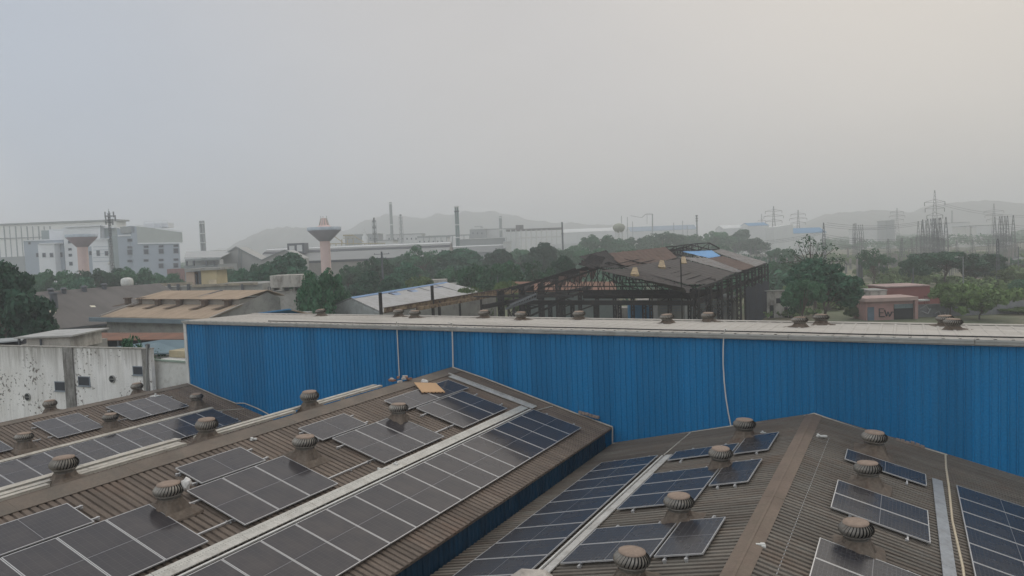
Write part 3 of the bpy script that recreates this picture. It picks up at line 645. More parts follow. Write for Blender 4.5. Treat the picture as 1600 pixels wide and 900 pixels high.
# cardboard sheet
c4 = [ON(x, y, S1.p(25, 1, .2), S1.n) for x, y in ((647, 598), (681, 599), (695, 612.5), (659, 613))]
mb = MB(); mb.poly(c4, S1.n * .02)
for k in range(7): a = c4[3].lerp(c4[2], k / 6.5); mb.span(a, (c4[2] - c4[3]) * .09, (c4[0] - c4[3]).normalized() * -.03, S1.n * -.02)
tag(mb.build('cardboard_sheet', M_CARD, origin=c4[0]), 'flat tan cardboard sheet lying on the far end of the middle roof', 'cardboard')
def lump(name, p, size, m, label, cat, seed=1, group=None, sub=2):
    import bmesh
    bm = bmesh.new(); bmesh.ops.create_icosphere(bm, subdivisions=sub, radius=1); rg = random.Random(seed)
    for v in bm.verts: v.co = Vector((v.co.x * size[0], v.co.y * size[1], v.co.z * size[2])) * (1 + rg.uniform(-.28, .28))
    me = bpy.data.meshes.new(name); bm.to_mesh(me); bm.free(); me.materials.append(m); o = bpy.data.objects.new(name, me); COL.objects.link(o); o.location = p
    return tag(o, label, cat, group)
lump('plastic_bag', A(291, 756, (seat(264, 764, S1.p(0, 0, .06), S1.n, .53) - CAM).dot(FH) + .12), (.11, .13, .16), M_BAG, 'crumpled white plastic bag caught on the turbine vent', 'plastic bag', 3)
lump('plastic_bag', ON(663, 596, S1.p(25, 1, .15), S1.n), (.16, .12, .10), M_BAG, 'small white bundle lying behind the cardboard sheet', 'bundle', 5)
p = ON(625, 597, (RX[1] - .3, 0, RZ_[1] + .05), (0, 0, 1))
mb = MB()
for k in range(9):
    a = Vector((p.x + random.uniform(-.35, .35), p.y + random.uniform(-.4, .4), RZ_[1] + .05 + random.uniform(0, .14)))
    t = random.uniform(0, 3); u = Vector((math.cos(t), math.sin(t), 0)); mb.span(a, u * .22, Vector((-u.y, u.x, 0)) * .1, (0, 0, .08), k % 2)
tag(mb.build('brick_rubble', [M_BRICK, M_CONC], origin=p), 'small heap of brick rubble on the middle ridge at the pipe end', 'rubble')
for i, (x, y, sl, lb) in enumerate(((392, 689, S1, 'small white scrap on the middle roof beside the ridge cap'), (592, 737, S1, 'short white offcut beside the silver walkway'), (1276, 683, S2R, 'small bright metal fitting beside the right roof peak'),
                               (1197, 857, S2R, 'small white clip on the thin grey cable near the bottom edge'), (1188, 678, S2L, 'white scrap below the right roof peak'), (612, 727, S1, 'tiny white fleck beside the panel corner at the walkway'))):
    p = ON(x, y, sl.p(20, 1, .06), sl.n); mb = MB(); t = random.uniform(0, 3); u = Vector((math.cos(t), math.sin(t), 0))
    mb.span(p, u * (.34 if i in (1, 2) else .2), Vector((-u.y, u.x, 0)) * .09, (0, 0, .05)); mb.span(p + u * .05, Vector((-u.y, u.x, 0)) * .2, u * .06, (0, 0, .07))
    tag(mb.build('metal_scrap' if i in (1, 2) else 'plastic_scrap', M_WHITE, origin=p), lb, 'scrap')
for i, (x, y, lb) in enumerate(((243, 619, 'white inspection cap at the top edge of the far left array'),)):
    p = ON(x, y, S0.p(20, 1, .1), S0.n); mb = MB(); mb.box(p.x - .25, p.x + .25, p.y - .2, p.y + .2, p.z - .05, p.z + .03); mb.tube(p, p + UP * .16, .06, .05)
    tag(mb.build('junction_box', M_WHITE, origin=p), lb, 'junction box')
# pale rubble strips along the wall foot
for pts, lb in ((((905, 645), (937, 654)), 'row of broken pale blocks at the wall foot above the middle roof eave'), (((1400, 688), (1446, 701)), 'row of broken pale blocks at the wall foot of the right roof')):
    a, b = wl(*pts[0], .2), wl(*pts[1], .2); mb = MB()
    for k in range(6): q = a.lerp(b, k / 6); mb.span(q + Vector((0, -.1, random.uniform(-.02, .03))), (b - a) * .14, (0, .16, 0), (0, 0, .10))
    tag(mb.build('block_row', mat('pale_mortar', (.25, .20, .17), .9, 0, .3, 4.), origin=a), lb, 'rubble')
# parapet stub the picture is taken over
mb = MB(); p = A(832, 896, 3.2)
o = p + Vector((0, 0, -.06)); prof = [(-.10, 0), (.10, -.02), (.105, .035), (.06, .075), (-.05, .085), (-.105, .05)]
vs = [o + RH * a + UP * b - FH * .0 for a, b in prof] + [o + RH * a * 1.3 + UP * (b - .03) - FH * .9 for a, b in prof]
mb.add(vs, [(0, 1, 2, 3, 4, 5), tuple(range(11, 5, -1))] + [((i + 1) % 6, i, 6 + i, 6 + (i + 1) % 6) for i in range(6)])
mb.span(o + RH * -.09 - FH * .9 + UP * -7.6, RH * .18, FH * .88, UP * 7.6)
tag(mb.build('parapet_stub', M_CONC, origin=o), 'rough pale concrete stub poking in at the bottom edge', 'parapet')

# ================================================================ helpers for what stands beyond the blue building
def AZ(x, y, z):
    r = ray(x, y); return CAM + r * ((z - CZ) / r.z)
def broot(name, label, cat, x, D, group=None): return thing(name, label, cat, cp(x, D, 0), YAW, group)
def cbox(mb, x0, x1, yt, yb, D, depth, mi=0, slope=0.):
    """box seen between columns x0..x1 and rows yt..yb (None = down to the ground) at depth D"""
    xm = (x0 + x1) / 2; zt = A(xm, yt, D).z; zb = 0 if yb is None else A(xm, yb, D).z; zm = (zt + zb) / 2
    a, b = cp(x0, D, zm), cp(x1, D, zm); a.z = b.z = zb
    return mb.span(a, b - a, FH * depth, UP * (zt - zb), mi)
def window(par, x0, x1, yt, yb, D, name='window', frame=None, pane=None):
    mb = MB(); cbox(mb, x0, x1, yt, yb, D - .08, .16, 0)
    w = (x1 - x0) * .12; h = (yb - yt) * .1; cbox(mb, x0 + w, x1 - w, yt + h, yb - h, D - .10, .05, 1)
    return mb.build(name, [frame or M_WFR, pane or M_GLASS], par)
M_GLASS = mat('dark_window_glass', (.045, .05, .065), .2, 0, .2, .5, spec=.6)
M_WFR = mat('grey_window_frame', (.22, .25, .28), .6, 0, .1, .5)
M_PALEBL = mat('pale_blue_render', (.37, .42, .475), .85, 0, .06, .15)
M_PALEW = mat('pale_white_render', (.74, .76, .78), .85, 0, .07, .15)
M_PGREY = mat('grey_green_render', (.30, .35, .35), .85, 0, .08, .2)
M_HALL = mat('pale_hall_panels', (.78, .78, .75), .8, 0, .06, .08)
M_DKG = mat('dark_grey_steel', (.10, .11, .12), .7, 0, .15, .5)
M_STEEL = mat('grey_steel', (.22, .235, .24), .6, .3, .15, .5)
M_FARW = mat('far_pale_sheet', (.62, .63, .62), .8, 0, .08, .1)
M_FARG = mat('far_grey_sheet', (.30, .32, .32), .8, 0, .1, .1)
M_FARB = mat('far_blue_sheet', (.10, .24, .40), .8, 0, .08, .1)
M_ROOFG = mat('grey_asbestos_roof', (.140, .130, .122), .9, 0, .1, .12, (.105, .098, .092), streak=(.4, 1.5, 1), fine=.05)
M_TAN = mat('tan_asbestos_roof', (.40, .31, .225), .9, 0, .14, .25, (.30, .23, .17), .45, .7, streak=(1.4, .35, 1), fine=.08)
M_TANL = mat('tan_wall', (.42, .36, .24), .9, 0, .12, .4, (.30, .27, .2), .5, .75)
M_GWALL = mat('grey_plaster', (.30, .30, .28), .9, 0, .2, .4, (.18, .17, .16), .5, .75, fine=.08)
M_PINKT = mat('pink_tower_concrete', (.66, .49, .45), .85, 0, .08, .2)
M_LILAC = mat('lilac_grey_concrete', (.36, .33, .36), .85, 0, .1, .2)
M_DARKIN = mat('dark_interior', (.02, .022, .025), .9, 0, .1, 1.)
M_RED = mat('rusty_red_sheet', (.20, .10, .065), .9, 0, .25, .3, (.14, .085, .06), .45, .7, fine=.1)
M_DIRTW = mat('dirty_white_wall', (.46, .44, .40), .9, 0, .2, .3, (.20, .18, .155), .47, .66, streak=(1.2, 1.2, .5), fine=.1)
M_BLK = mat('burnt_steel', (.022, .021, .021), .85, .1, .4, .8, (.05, .032, .022), .5, .75)
M_SHD = mat('dark_grey_roof_sheet', (.048, .042, .039), .85, 0, .2, .5, (.075, .055, .045), .5, .75, fine=.1)

# ---------------------------------------------------------------- stained white wall at the left
wd = Vector((-60.7 + 45.6, 28.95 - 31.0, 0)).normalized(); wn = Vector((wd.y, -wd.x, 0))
if wn.y > 0: wn = -wn
w0 = Vector((-45.6, 31.0, 0)); wt = CZ - 6.09
def onwall(x, y): return ON(x, y, w0, wn)
sw = thing('white_building', 'peeling whitewashed block wall with small dark windows and round holes', 'building', (w0.x, w0.y, 0))
mb = MB(); mb.span(w0, wd * 24, -wn * .3, UP * wt); mb.build('wall', M_STAIN, sw)
mb = MB(); mb.span(w0 + UP * wt + wn * .03, wd * 24, -wn * .4, UP * .07); mb.build('coping', mat('weathered_coping', (.33, .32, .29), .9, 0, .3, 1.5, (.15, .14, .12), fine=.1), sw)
for xa, xb in ((103, 118), (226, 234)):
    a, b = onwall(xa, 600), onwall(xb, 600); a.z = b.z = 0; mb = MB(); mb.span(a + wn * .10, b - a, -wn * .10, UP * (wt + .05)); mb.build('pilaster', mat('dark_stained_plaster', (.30, .29, .27), .9, 0, .3, .8, (.14, .13, .12), .42, .62, streak=(1.5, 1.5, .4), fine=.15), sw)
for (xa, xb, ya, yb) in ((86, 105, 596, 611), (122.5, 141, 588, 603), (208, 224, 572, 586)):
    a, b, c = onwall(xa, (ya + yb) / 2), onwall(xb, (ya + yb) / 2), onwall((xa + xb) / 2, ya); d = onwall((xa + xb) / 2, yb)
    a.z = b.z = d.z; mb = MB(); h = c.z - d.z; mb.span(a + wn * .04, b - a, -wn * .06, UP * h, 0); e = (b - a).normalized() * .07
    mb.span(a + wn * .05 + e + UP * .06, (b - a) - e * 2, -wn * .03, UP * (h - .12), 1); mb.span(a + wn * .10 - e + UP * -.05, (b - a) + e * 2, -wn * .10, UP * .05, 0)
    mb.build('window', [M_WFR, M_GLASS], sw)
for (x, y, rr) in ((44, 620, .30), (176, 592, .27)):
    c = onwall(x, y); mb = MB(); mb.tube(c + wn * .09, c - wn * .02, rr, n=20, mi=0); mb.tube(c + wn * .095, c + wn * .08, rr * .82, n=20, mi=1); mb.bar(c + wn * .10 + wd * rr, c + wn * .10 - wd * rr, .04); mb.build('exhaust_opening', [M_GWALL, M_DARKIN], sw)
a = onwall(232, 546); b = onwall(231, 612); mb = MB(); mb.path([a + wn * .12 + UP * .3, b + wn * .12], .06, 8); mb.build('drain_pipe', M_GWALL, sw)
a = onwall(231, 546); mb = MB(); mb.tube(a + UP * .05, a + UP * .35, .12, .16, 10); mb.tube(a + UP * .35, a + UP * .42, .16, .05, 10); mb.build('pipe_head', M_DKG, sw)
# plain white block beyond the drain pipe
pw = thing('white_outbuilding', 'plain white wall block squeezed between the stained wall and the blue corner', 'building', (-42, 32, 0))
mb = MB(); p0 = WY(237, 568, 31.6); p1 = WY(296, 562, 31.6); zt = (p0.z + p1.z) / 2
mb.box(p0.x, p1.x + .4, 31.6, 38, 0, zt); mb.build('wall', M_WHITE, pw)
mb = MB(); mb.box(p0.x - .05, p1.x + .45, 31.5, 31.7, zt, zt + .12); mb.build('green_edge', mat('faded_green_edge', (.25, .31, .26), .8), pw)
mb = MB(); mb.box(p0.x, p1.x + .4, 33.0, 38, zt + .02, zt + .5); mb.build('parapet', M_TANL, pw)
# bluish roof and rooftop room behind
br = thing('blue_grey_roofed_shed', 'shed with a faded blue grey roof right behind the stained white wall', 'shed', (-55, 44, 0))
pts = [AZ(150, 549, CZ - 7.4), AZ(252, 533, CZ - 6.6), AZ(310, 533.5, CZ - 6.6), AZ(310, 552, CZ - 7.4), AZ(200, 555, CZ - 7.4)]
mb = MB(); mb.poly(pts, UP * .12); mb.build('roof', mat('faded_blue_roof', (.17, .235, .265), .8, 0, .12, .3), br)
lo = [p.copy() for p in pts]; mb = MB(); cx = sum((p for p in pts), Vector()) / 5
q = [cx + (p - cx) * .93 for p in pts]; q = [Vector((p.x, p.y, CZ - 7.6)) for p in q]; mb.poly(q, UP * -9.2); mb.build('wall', M_GWALL, br)
rr_ = thing('rooftop_room', 'low off-white rooftop parapet room behind the stained wall', 'rooftop room', cp(80, 58, 0), YAW)
mb = MB(); cbox(mb, 42, 110, 528, 548, 58, 4.5, 0); mb.build('wall', M_DIRTW, rr_)
mb = MB(); cbox(mb, 22, 112, 525.5, 528, 57.6, 5.4, 0); mb.build('roof_slab', M_GUT, rr_)
mb = MB(); cbox(mb, 62, 64.5, 530, 546, 57.8, .1); cbox(mb, 28, 30, 529, 545, 57.9, .2); mb.build('post', M_DKG, rr_)
mb = MB(); cbox(mb, -60, 110, 546, None, 58, 6); mb.build('lower_wall', M_GWALL, rr_)
lr = thing('lean_to_roof', 'grey sloping lean-to roof at the left edge behind the stained wall', 'roof', cp(10, 62, 0), YAW)
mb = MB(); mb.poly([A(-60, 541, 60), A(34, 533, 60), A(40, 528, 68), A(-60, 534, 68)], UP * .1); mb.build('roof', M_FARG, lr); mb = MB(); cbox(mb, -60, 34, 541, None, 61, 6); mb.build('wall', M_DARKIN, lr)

# ---------------------------------------------------------------- grey roofed shed and tan roofed shed
gs = thing('grey_roofed_shed', 'wide shed with one big plain grey roof slope and a dark stub chimney', 'shed', (-114, 66, 0))
gx, gz, hx, hz_ = -114, CZ - 10, -128, CZ - 4.6
mb = MB(); mb.poly([(gx, 46, gz), (gx, 90, gz), (hx, 90, hz_), (hx, 46, hz_)], UP * .12); mb.poly([(hx, 46, hz_), (hx, 90, hz_), (2 * hx - gx, 90, gz), (2 * hx - gx, 46, gz)], UP * .12); mb.build('roof', M_ROOFG, gs)
mb = MB(); mb.poly([(gx - .4, 46.5, 0), (gx - .4, 46.5, gz), (hx, 46.5, hz_), (2 * hx - gx + .4, 46.5, gz), (2 * hx - gx + .4, 46.5, 0)], (0, 43, 0)); mb.build('wall', M_GWALL, gs)
mb = MB(); mb.box(gx - .05, gx + .12, 46, 90, gz - .25, gz + .02); mb.build('gutter', M_DKG, gs)
gn = Vector((-(hz_ - gz) / (hx - gx), 0, 1)).normalized(); gp = Vector((gx, 60, gz + .12))
def onG(x, y): return ON(x, y, gp, gn)
for nm, px in (('skylight', ((72, 486), (86, 484), (88, 489), (74, 490))), ('skylight', ((140, 478), (148, 478), (150, 480), (142, 480)))):
    MB().poly([onG(*q) for q in px], UP * .08).build(nm, mat('cream_skylight', (.62, .58, .46), .5), gs)
c = onG(85, 481); MB().tube(c - UP * .3, c + UP * 2.3, .55, n=12).tube(c + UP * 2.3, c + UP * 2.5, .75, .7, 12).build('chimney', M_DKG, gs)
for x, y in ((100, 458), (132, 455), (163, 451), (80, 459)):
    c = onG(x, y); MB().tube(c - UP * .2, c + UP * .7, .4, n=10).tube(c + UP * .7, c + UP * 1.0, .62, .3, 10).build('roof_vent', M_DKG, gs)

ts = thing('tan_roofed_shed', 'long shed with a dusty tan roof, raised ridge strip and six small hoods', 'shed', (-95, 73, 0))
xa, xb = -110.2, -85.0; e0, e1_, e2, r2 = CZ - 8.4, CZ - 6.95, CZ - 6.1, CZ - 5.15
mb = MB(); ribbed(mb, (xa, 67, e0), (0, 5.8, e1_ - e0), (1, 0, 0), xb - xa, .6, .25, .05, (0, -.2, 1)); mb.poly([(xa, 66.95, e0 - .02), (xb, 66.95, e0 - .02), (xb, 72.8, e1_ - .02), (xa, 72.8, e1_ - .02)], UP * -.1)
mb.poly([(xa, 78.0, r2), (xb, 78, r2), (xb, 81, r2 - 1.0), (xa, 81, r2 - 1.0)], UP * -.1); mb.build('lower_roof', M_TAN, ts)
mb = MB(); ribbed(mb, (xa + .3, 72.3, e2), (0, 5.7, r2 - e2), (1, 0, 0), xb - .8 - xa, .6, .25, .05, (0, -.2, 1)); mb.build('raised_roof', M_TAN, ts)
mb = MB(); mb.box(xa + .5, xb - .6, 72.75, 77.8, e1_ - .2, e2 - .04); mb.build('clerestory', mat('grey_clerestory', (.27, .25, .22), .9, 0, .12, .5), ts)
mb = MB(); mb.span((-96.6, 73.4, e2 + .06), (1.3, 4.2, (r2 - e2) * .9), (.45, 0, 0), (0, 0, .12)); mb.build('gap_flashing', M_DKG, ts)
mb = MB(); mb.box(xa + .5, xb - .4, 67.6, 80.5, 0, e0 - .3); mb.poly([(xb - .45, 67.6, e0 - .3), (xb - .45, 78, r2 - .3), (xb - .45, 80.5, r2 - 1.4), (xb - .45, 80.5, e0 - .3)], (-.2, 0, 0)); mb.build('wall', M_GWALL, ts)
mb = MB(); mb.box(xa - 2.5, xb - .5, 66.6, 66.9, e0 - .75, e0 - .12); mb.build('fascia', mat('blue_grey_fascia', (.17, .22, .25), .8, 0, .15, .5), ts)
for xx_, ww_ in ((xa + .02, -.3), (xb - .02, .3)): MB().span((xx_, 67, e0 + .1), (0, 5.8, e1_ - e0), (ww_, 0, 0), (0, 0, .12)).build('barge_board', mat('grey_barge', (.30, .28, .25), .9), ts)
tn = Vector((0, -(e1_ - e0), 5.8)).normalized()
for x, y in ((200, 474), (222, 474), (247, 477), (280, 477), (320, 478), (356, 478)):
    c = ON(x, y, (xa, 67, e0 + .05), tn); mb = MB(); mb.box(c.x - .4, c.x + .4, c.y - .3, c.y + .35, c.z - .2, c.z + .75); mb.box(c.x - .6, c.x + .55, c.y - .45, c.y + .45, c.z + .75, c.z + .95)
    mb.poly([(c.x - .4, c.y - .3, c.z + .02), (c.x + .4, c.y - .3, c.z + .02), (c.x + .1, c.y - 1.7, c.z - .30), (c.x - 1.3, c.y - 1.9, c.z - .36)], UP * .05); mb.build('vent_hood', mat('sooty_hood_and_shadow', (.12, .085, .06), .9, 0, .2, 2.), ts)  # slanted dark sheet below each hood draws its shadow stain on the roof
# veranda roof in front of them
vr = thing('rusty_veranda', 'low rusty red veranda roof over a dark open bay in front of the tan shed', 'veranda', (-92, 60, 0))
pts = [AZ(98, 533, CZ - 9.2), AZ(300, 531, CZ - 9.2), AZ(300, 521, CZ - 8.9), AZ(116, 521, CZ - 8.9)]
MB().poly(pts, UP * .1).build('roof', M_RED, vr)
mb = MB(); a, b = AZ(112, 533, CZ - 9.2), AZ(300, 531, CZ - 9.2); u = (b - a)
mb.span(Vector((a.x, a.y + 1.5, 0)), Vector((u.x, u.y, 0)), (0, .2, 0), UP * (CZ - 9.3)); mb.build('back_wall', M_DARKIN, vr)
for k in range(6): c = a.lerp(b, .03 + k * .18); MB().tube((c.x, c.y + .1, 0), (c.x, c.y + .1, CZ - 9.2), .12, n=8).build('post', M_DKG, vr)

# ---------------------------------------------------------------- flat roofed low buildings left of centre
yb_ = broot('yellow_stair_tower', 'small yellow flat-roofed stair tower with an overhanging slab', 'rooftop room', 317, 165)
mb = MB(); cbox(mb, 291, 304, 425, 446, 165, 5, 0); cbox(mb, 314, 339, 422, 446, 165, 6, 1); mb.build('wall', [mat('pinkish_plaster', (.44, .35, .28), .9, 0, .1, .4), mat('yellow_plaster', (.52, .44, .27), .9, 0, .12, .4)], yb_)
mb = MB(); cbox(mb, 288, 344, 419, 422.5, 164, 8); mb.build('roof_slab', M_GWALL, yb_)
mb = MB(); cbox(mb, 304, 308, 428, 446, 165.5, .3); cbox(mb, 310, 314, 424, 446, 164.9, .8); mb.build('door', M_DKG, yb_)
mb = MB(); cbox(mb, 326, 338, 437, 444, 164.85, .2); mb.build('small_door', mat('pale_yellow_door', (.58, .50, .36), .8), yb_)
fb = broot('flat_roofed_building', 'long low flat-roofed building with parapet under the yellow stair tower', 'building', 330, 158)
mb = MB(); cbox(mb, 232, 412, 446, None, 158, 16); mb.build('wall', M_GWALL, fb)
mb = MB(); cbox(mb, 238, 300, 442, 447, 157.8, .4, 0); cbox(mb, 300, 402, 443, 447, 157.6, .4, 0); mb.build('parapet', mat('tan_parapet', (.38, .33, .25), .9, 0, .2, .4, (.2, .18, .15), fine=.1), fb)
for x0, x1 in ((262, 266), (276, 280), (292, 296), (377, 380)): mb = MB(); cbox(mb, x0, x1, 444, 458, 157.4, .3); mb.build('pilaster', M_DKG, fb)
tk = broot('water_tank', 'round white water tank standing on the low flat roofs', 'water tank', 199, 150)
c = cp(199, 150, A(199, 447, 150).z); mb = MB(); mb.lathe([(.9, 0), (1.15, .15), (1.2, .5), (1.2, 1.0), (1.1, 1.5), (.6, 1.75), (.2, 1.8)], (c.x, c.y, c.z), 20); mb.build('tank', M_WHITE, tk)
mb = MB(); mb.span(c - RH * 1.3 - FH * .9 - UP * 1.2, RH * 2.6, FH * 2, UP * 1.2); mb.build('stand', M_GWALL, tk)
th_ = broot('tank_house', 'white boxy tank on short legs above a pale two-door blockhouse', 'tank house', 446, 130)
mb = MB(); cbox(mb, 422, 472, 430, 449, 130, 5); mb.build('tank', M_DIRTW, th_)
for x in (425, 441, 458, 468): mb = MB(); cbox(mb, x, x + 3, 449, 455, 130.5, 3); mb.build('leg', M_GWALL, th_)
mb = MB(); cbox(mb, 424, 470, 455, None, 131, 5); mb.build('wall', mat('pale_wall', (.45, .44, .41), .9, 0, .14, .4, (.33, .31, .28), fine=.06), th_)
mb = MB(); cbox(mb, 427, 434, 466, 483, 130.9, .1); mb.build('door', M_DKG, th_)
mb = MB(); cbox(mb, 414, 424, 458, None, 132, 4); mb.build('side_wall', M_DKG, th_)
mb = MB()
for x in (419, 422.5): mb.bar(cp(x, 129.5, 0), A(x, 448, 129.5), .1)
for k in range(22): z = 1 + k * .55; mb.bar(cp(419, 129.5, z), cp(422.5, 129.5, z), .06)
mb.build('ladder', M_DKG, th_)
bs = broot('blue_roofed_kiosk', 'low gabled roof of bright blue sheet peeking over the pale roof edge', 'shed', 430, 75)
mb = MB(); mb.poly([A(400, 491, 75), A(452, 484, 72), A(472, 491, 75), A(472, 496, 74), A(398, 497, 74)], UP * .12); mb.build('roof', mat('bright_blue_roof', (.06, .22, .42), .6, 0, .08, .3), bs)
mb = MB(); cbox(mb, 398, 472, 494, None, 75.5, 5); mb.build('wall', M_GWALL, bs)
mb = MB(); mb.poly([A(452, 484.5, 72.3), A(488, 491.5, 74), A(472, 493, 78)], UP * .1); mb.build('gable_roof', M_TAN, bs)

# ---------------------------------------------------------------- shed with blue ridge and roof lights, rusty crane girder
bl = thing('blue_edged_shed', 'pale roofed shed with a blue ridge strip and three blue roof lights', 'shed', AZ(600, 490, CZ - 9) * 1.0)
rz1, ez = CZ - 7.0, CZ - 9.0
P4 = [AZ(548, 466, rz1), AZ(697, 441.5, rz1), AZ(775, 461, ez), AZ(598, 489, ez)]
mb = MB(); mb.poly(P4, UP * .12); mb.build('roof', mat('pale_dusty_sheet', (.40, .40, .40), .8, 0, .12, .4, (.30, .29, .27), fine=.06), bl)
mb = MB(); d = (P4[1] - P4[0]); mb.span(P4[0] + UP * .14, d, (P4[3] - P4[0]) * .09, UP * .06); mb.build('ridge_strip', mat('blue_ridge', (.14, .25, .42), .6), bl)
mb = MB(); b2 = [P4[0] * 1, P4[3] * 1, Vector((P4[3].x, P4[3].y, 0)), Vector((P4[0].x, P4[0].y, 0))]; back = (P4[0] - P4[3]); back.z = 0
b2 = [P4[3] + Vector((0, 0, -.1)), P4[0] + Vector((0, 0, -.1)), P4[0] + back - UP * 2, Vector((P4[0].x + back.x, P4[0].y + back.y, 0)), Vector((P4[3].x, P4[3].y, 0))]
mb.poly(b2, d.normalized() * .3); mb.build('gable_wall', mat('grey_white_gable', (.33, .35, .35), .9, 0, .12, .4, (.22, .23, .22), fine=.08), bl)
mb = MB(); f0, f1 = P4[3], P4[2]; mb.poly([Vector((f0.x, f0.y, 0)), Vector((f1.x, f1.y, 0)), f1 - UP * .1, f0 - UP * .1], back.normalized() * .3); mb.build('front_wall', M_GWALL, bl)
mb = MB(); mb.poly([P4[0] + UP * .05, P4[1] + UP * .05, P4[1] + back - UP * 2, P4[0] + back - UP * 2], UP * .1); mb.build('rear_roof', M_FARG, bl)
nb_ = (P4[1] - P4[0]).cross(P4[3] - P4[0]).normalized(); nb_ = nb_ if nb_.z > 0 else -nb_
M_SKY = mat('blue_roof_light', (.13, .22, .38), .3, 0, .15, .6)
for qd in (((606.6, 459), (619.6, 457.7), (636, 467.4), (627, 468.8)), ((636, 455), (647, 453.8), (664, 462.2), (654, 464)), ((676.5, 450), (691, 448.4), (713, 456), (694, 458.6))):
    q = [ON(x, y, P4[0] + UP * .13, nb_) for x, y in qd]; fr = MB().poly(q, nb_ * .22).build('roof_light', mat('dark_curb', (.09, .10, .13), .7), bl)
    c = sum(q, Vector()) / 4; MB().poly([c + (p - c) * .8 + nb_ * .22 + (q[2] - q[0]) * .06 for p in q], nb_ * .05).build('pane', M_SKY, fr)
for ta in (.36, .62, .82):
    mb = MB(); a_ = P4[0].lerp(P4[1], ta) + UP * .13; b_ = P4[3].lerp(P4[2], ta) + UP * .13; mb.bar(a_, b_, .12, .05); mb.build('joint_strip', M_DKG, bl)
wb = broot('low_white_parapet', 'low pale parapet block behind the right end of the blue-edged shed', 'wall', 720, 165)
mb = MB(); cbox(mb, 664, 698, 437, None, 172, 4, 0); cbox(mb, 700, 730, 443, None, 165, 5, 1); mb.build('wall', [M_DIRTW, M_GWALL], wb)
M_RUST = mat('rusty_cream_girder', (.27, .20, .12), .85, .1, .3, .6, (.085, .045, .025), .42, .6, fine=.2)
cg = thing('crane_girder', 'long rusty cream crane girder on dark posts left of the ruined hall', 'girder', AZ(640, 481, CZ - 9.4))
g0, g1 = AZ(601, 485, CZ - 8.0), AZ(802, 451.5, CZ - 8.0)
mb = MB(); mb.bar(g0, g1, .25, .62); mb.bar(g0 + UP * .34, g1 + UP * .34, .5, .07, 1); mb.bar(g0 - UP * .34, g1 - UP * .34, .5, .07, 1); mb.build('beam', [M_RUST, mat('dark_rust', (.06, .038, .026), .9, .1, .3, 1.)], cg)
off = (g1 - g0).cross(UP).normalized() * 1.6
mb = MB(); mb.bar(g0.lerp(g1, .12) - off * -1.2 - UP * .3, g1 + off * 1.2 - UP * .3, .22, .5); mb.build('second_beam', M_RUST, cg)
for x, yt, t_ in ((597.5, 457, -.02), (669.5, 446.5, .30), (676, 470, .345)):
    c = g0.lerp(g1, t_); zt = A(x, yt, (c - CAM).dot(FH)).z; mb = MB(); mb.bar((c.x, c.y, 0), (c.x, c.y, zt), .34); mb.build('post', M_BLK, cg)
for t_ in (.5, .68, .86, 1.0): c = g0.lerp(g1, t_); mb = MB(); mb.bar((c.x, c.y, 0), (c.x, c.y, c.z - .3), .26); mb.build('post', M_BLK, cg)

# ================================================================ ruined steel hall
ru = thing('ruined_hall', 'burnt-out dark steel framed hall with sagging roof sheets and bare trusses', 'ruin', (-42.4, 130, 0))
XE, XW, XRG = -26.3, -58.7, -42.4
def rz_e(Y): return CZ - 7.0 + max(0, Y - 103) / 60 * 1.35
def rz_r(Y): return CZ - 3.3 + max(0, Y - 103) / 60 * 2.3
ybay = [103 + 7.5 * i for i in range(9)]
def truss(Y, full=True, name='truss', xw=XW):
    mb = MB(); ze, zr = rz_e(Y), rz_r(Y); L, T, Rr = Vector((xw, Y, ze - .2)), Vector((XRG, Y, zr - .15)), Vector((XE, Y, ze - .2))
    if xw != XW: L = T.lerp(Vector((XW, Y, ze - .2)), (XRG - xw) / (XRG - XW))
    bl_, br_ = Vector((L.x, Y, ze - .9)), Vector((XE, Y, ze - .9))
    mb.bar(L, T, .22); mb.bar(T, Rr, .22); mb.bar(bl_, br_, .18)
    n = 8
    for (P, Q, p, q) in ((L, T, bl_, Vector((XRG, Y, ze - .9))), (T, Rr, Vector((XRG, Y, ze - .9)), br_)):
        for i in range(n):
            a, b = P.lerp(Q, i / n), p.lerp(q, i / n); a2, b2 = P.lerp(Q, (i + 1) / n), p.lerp(q, (i + 1) / n)
            mb.bar(a, b, .09); mb.bar(a, b2, .09) if P is T else mb.bar(b, a2, .09)
    return mb.build(name, M_BLK, ru)
for i, Y in enumerate(ybay): truss(Y, xw=XW if i < 3 else XRG - 5)
for i, Y in enumerate(ybay):
    for X in ((XE, XW) if i < 4 else (XE,)):
        mb = MB(); mb.lattice((X, Y, 0), (X, Y, rz_e(Y) - .2), .66, .66, 12, .2); mb.build('lattice_column', M_BLK, ru)
for i, X in enumerate(np.linspace(XW + 5, XE - 4, 7)):
    mb = MB(); mb.lattice((X, 103.2, 0), (X, 103.2, CZ - 9.0), .42, .42, 12, .11); mb.build('gable_post', M_BLK, ru)
for i, X in enumerate(np.linspace(XW + 4, XE - 2, 9)):
    mb = MB(); mb.lattice((X, 119, 0), (X, 119, CZ - 9.2), .42, .42, 10, .12); mb.build('inner_post', M_BLK, ru)
# purlins of both slopes
for sgn, X1 in ((1, XE), (-1, XW)):
    for k in range(1, 10):
        u = k / 10
        if sgn < 0 and k in (3, 7): continue
        p = [Vector((XRG + (X1 - XRG) * u, Y, rz_r(Y) + (rz_e(Y) - rz_r(Y)) * u)) for Y in ((ybay[0], ybay[8]) if sgn > 0 else (ybay[0], ybay[3 if k % 2 else 4]))]
        MB().bar(p[0], p[1], .11).build('purlin', M_BLK, ru)
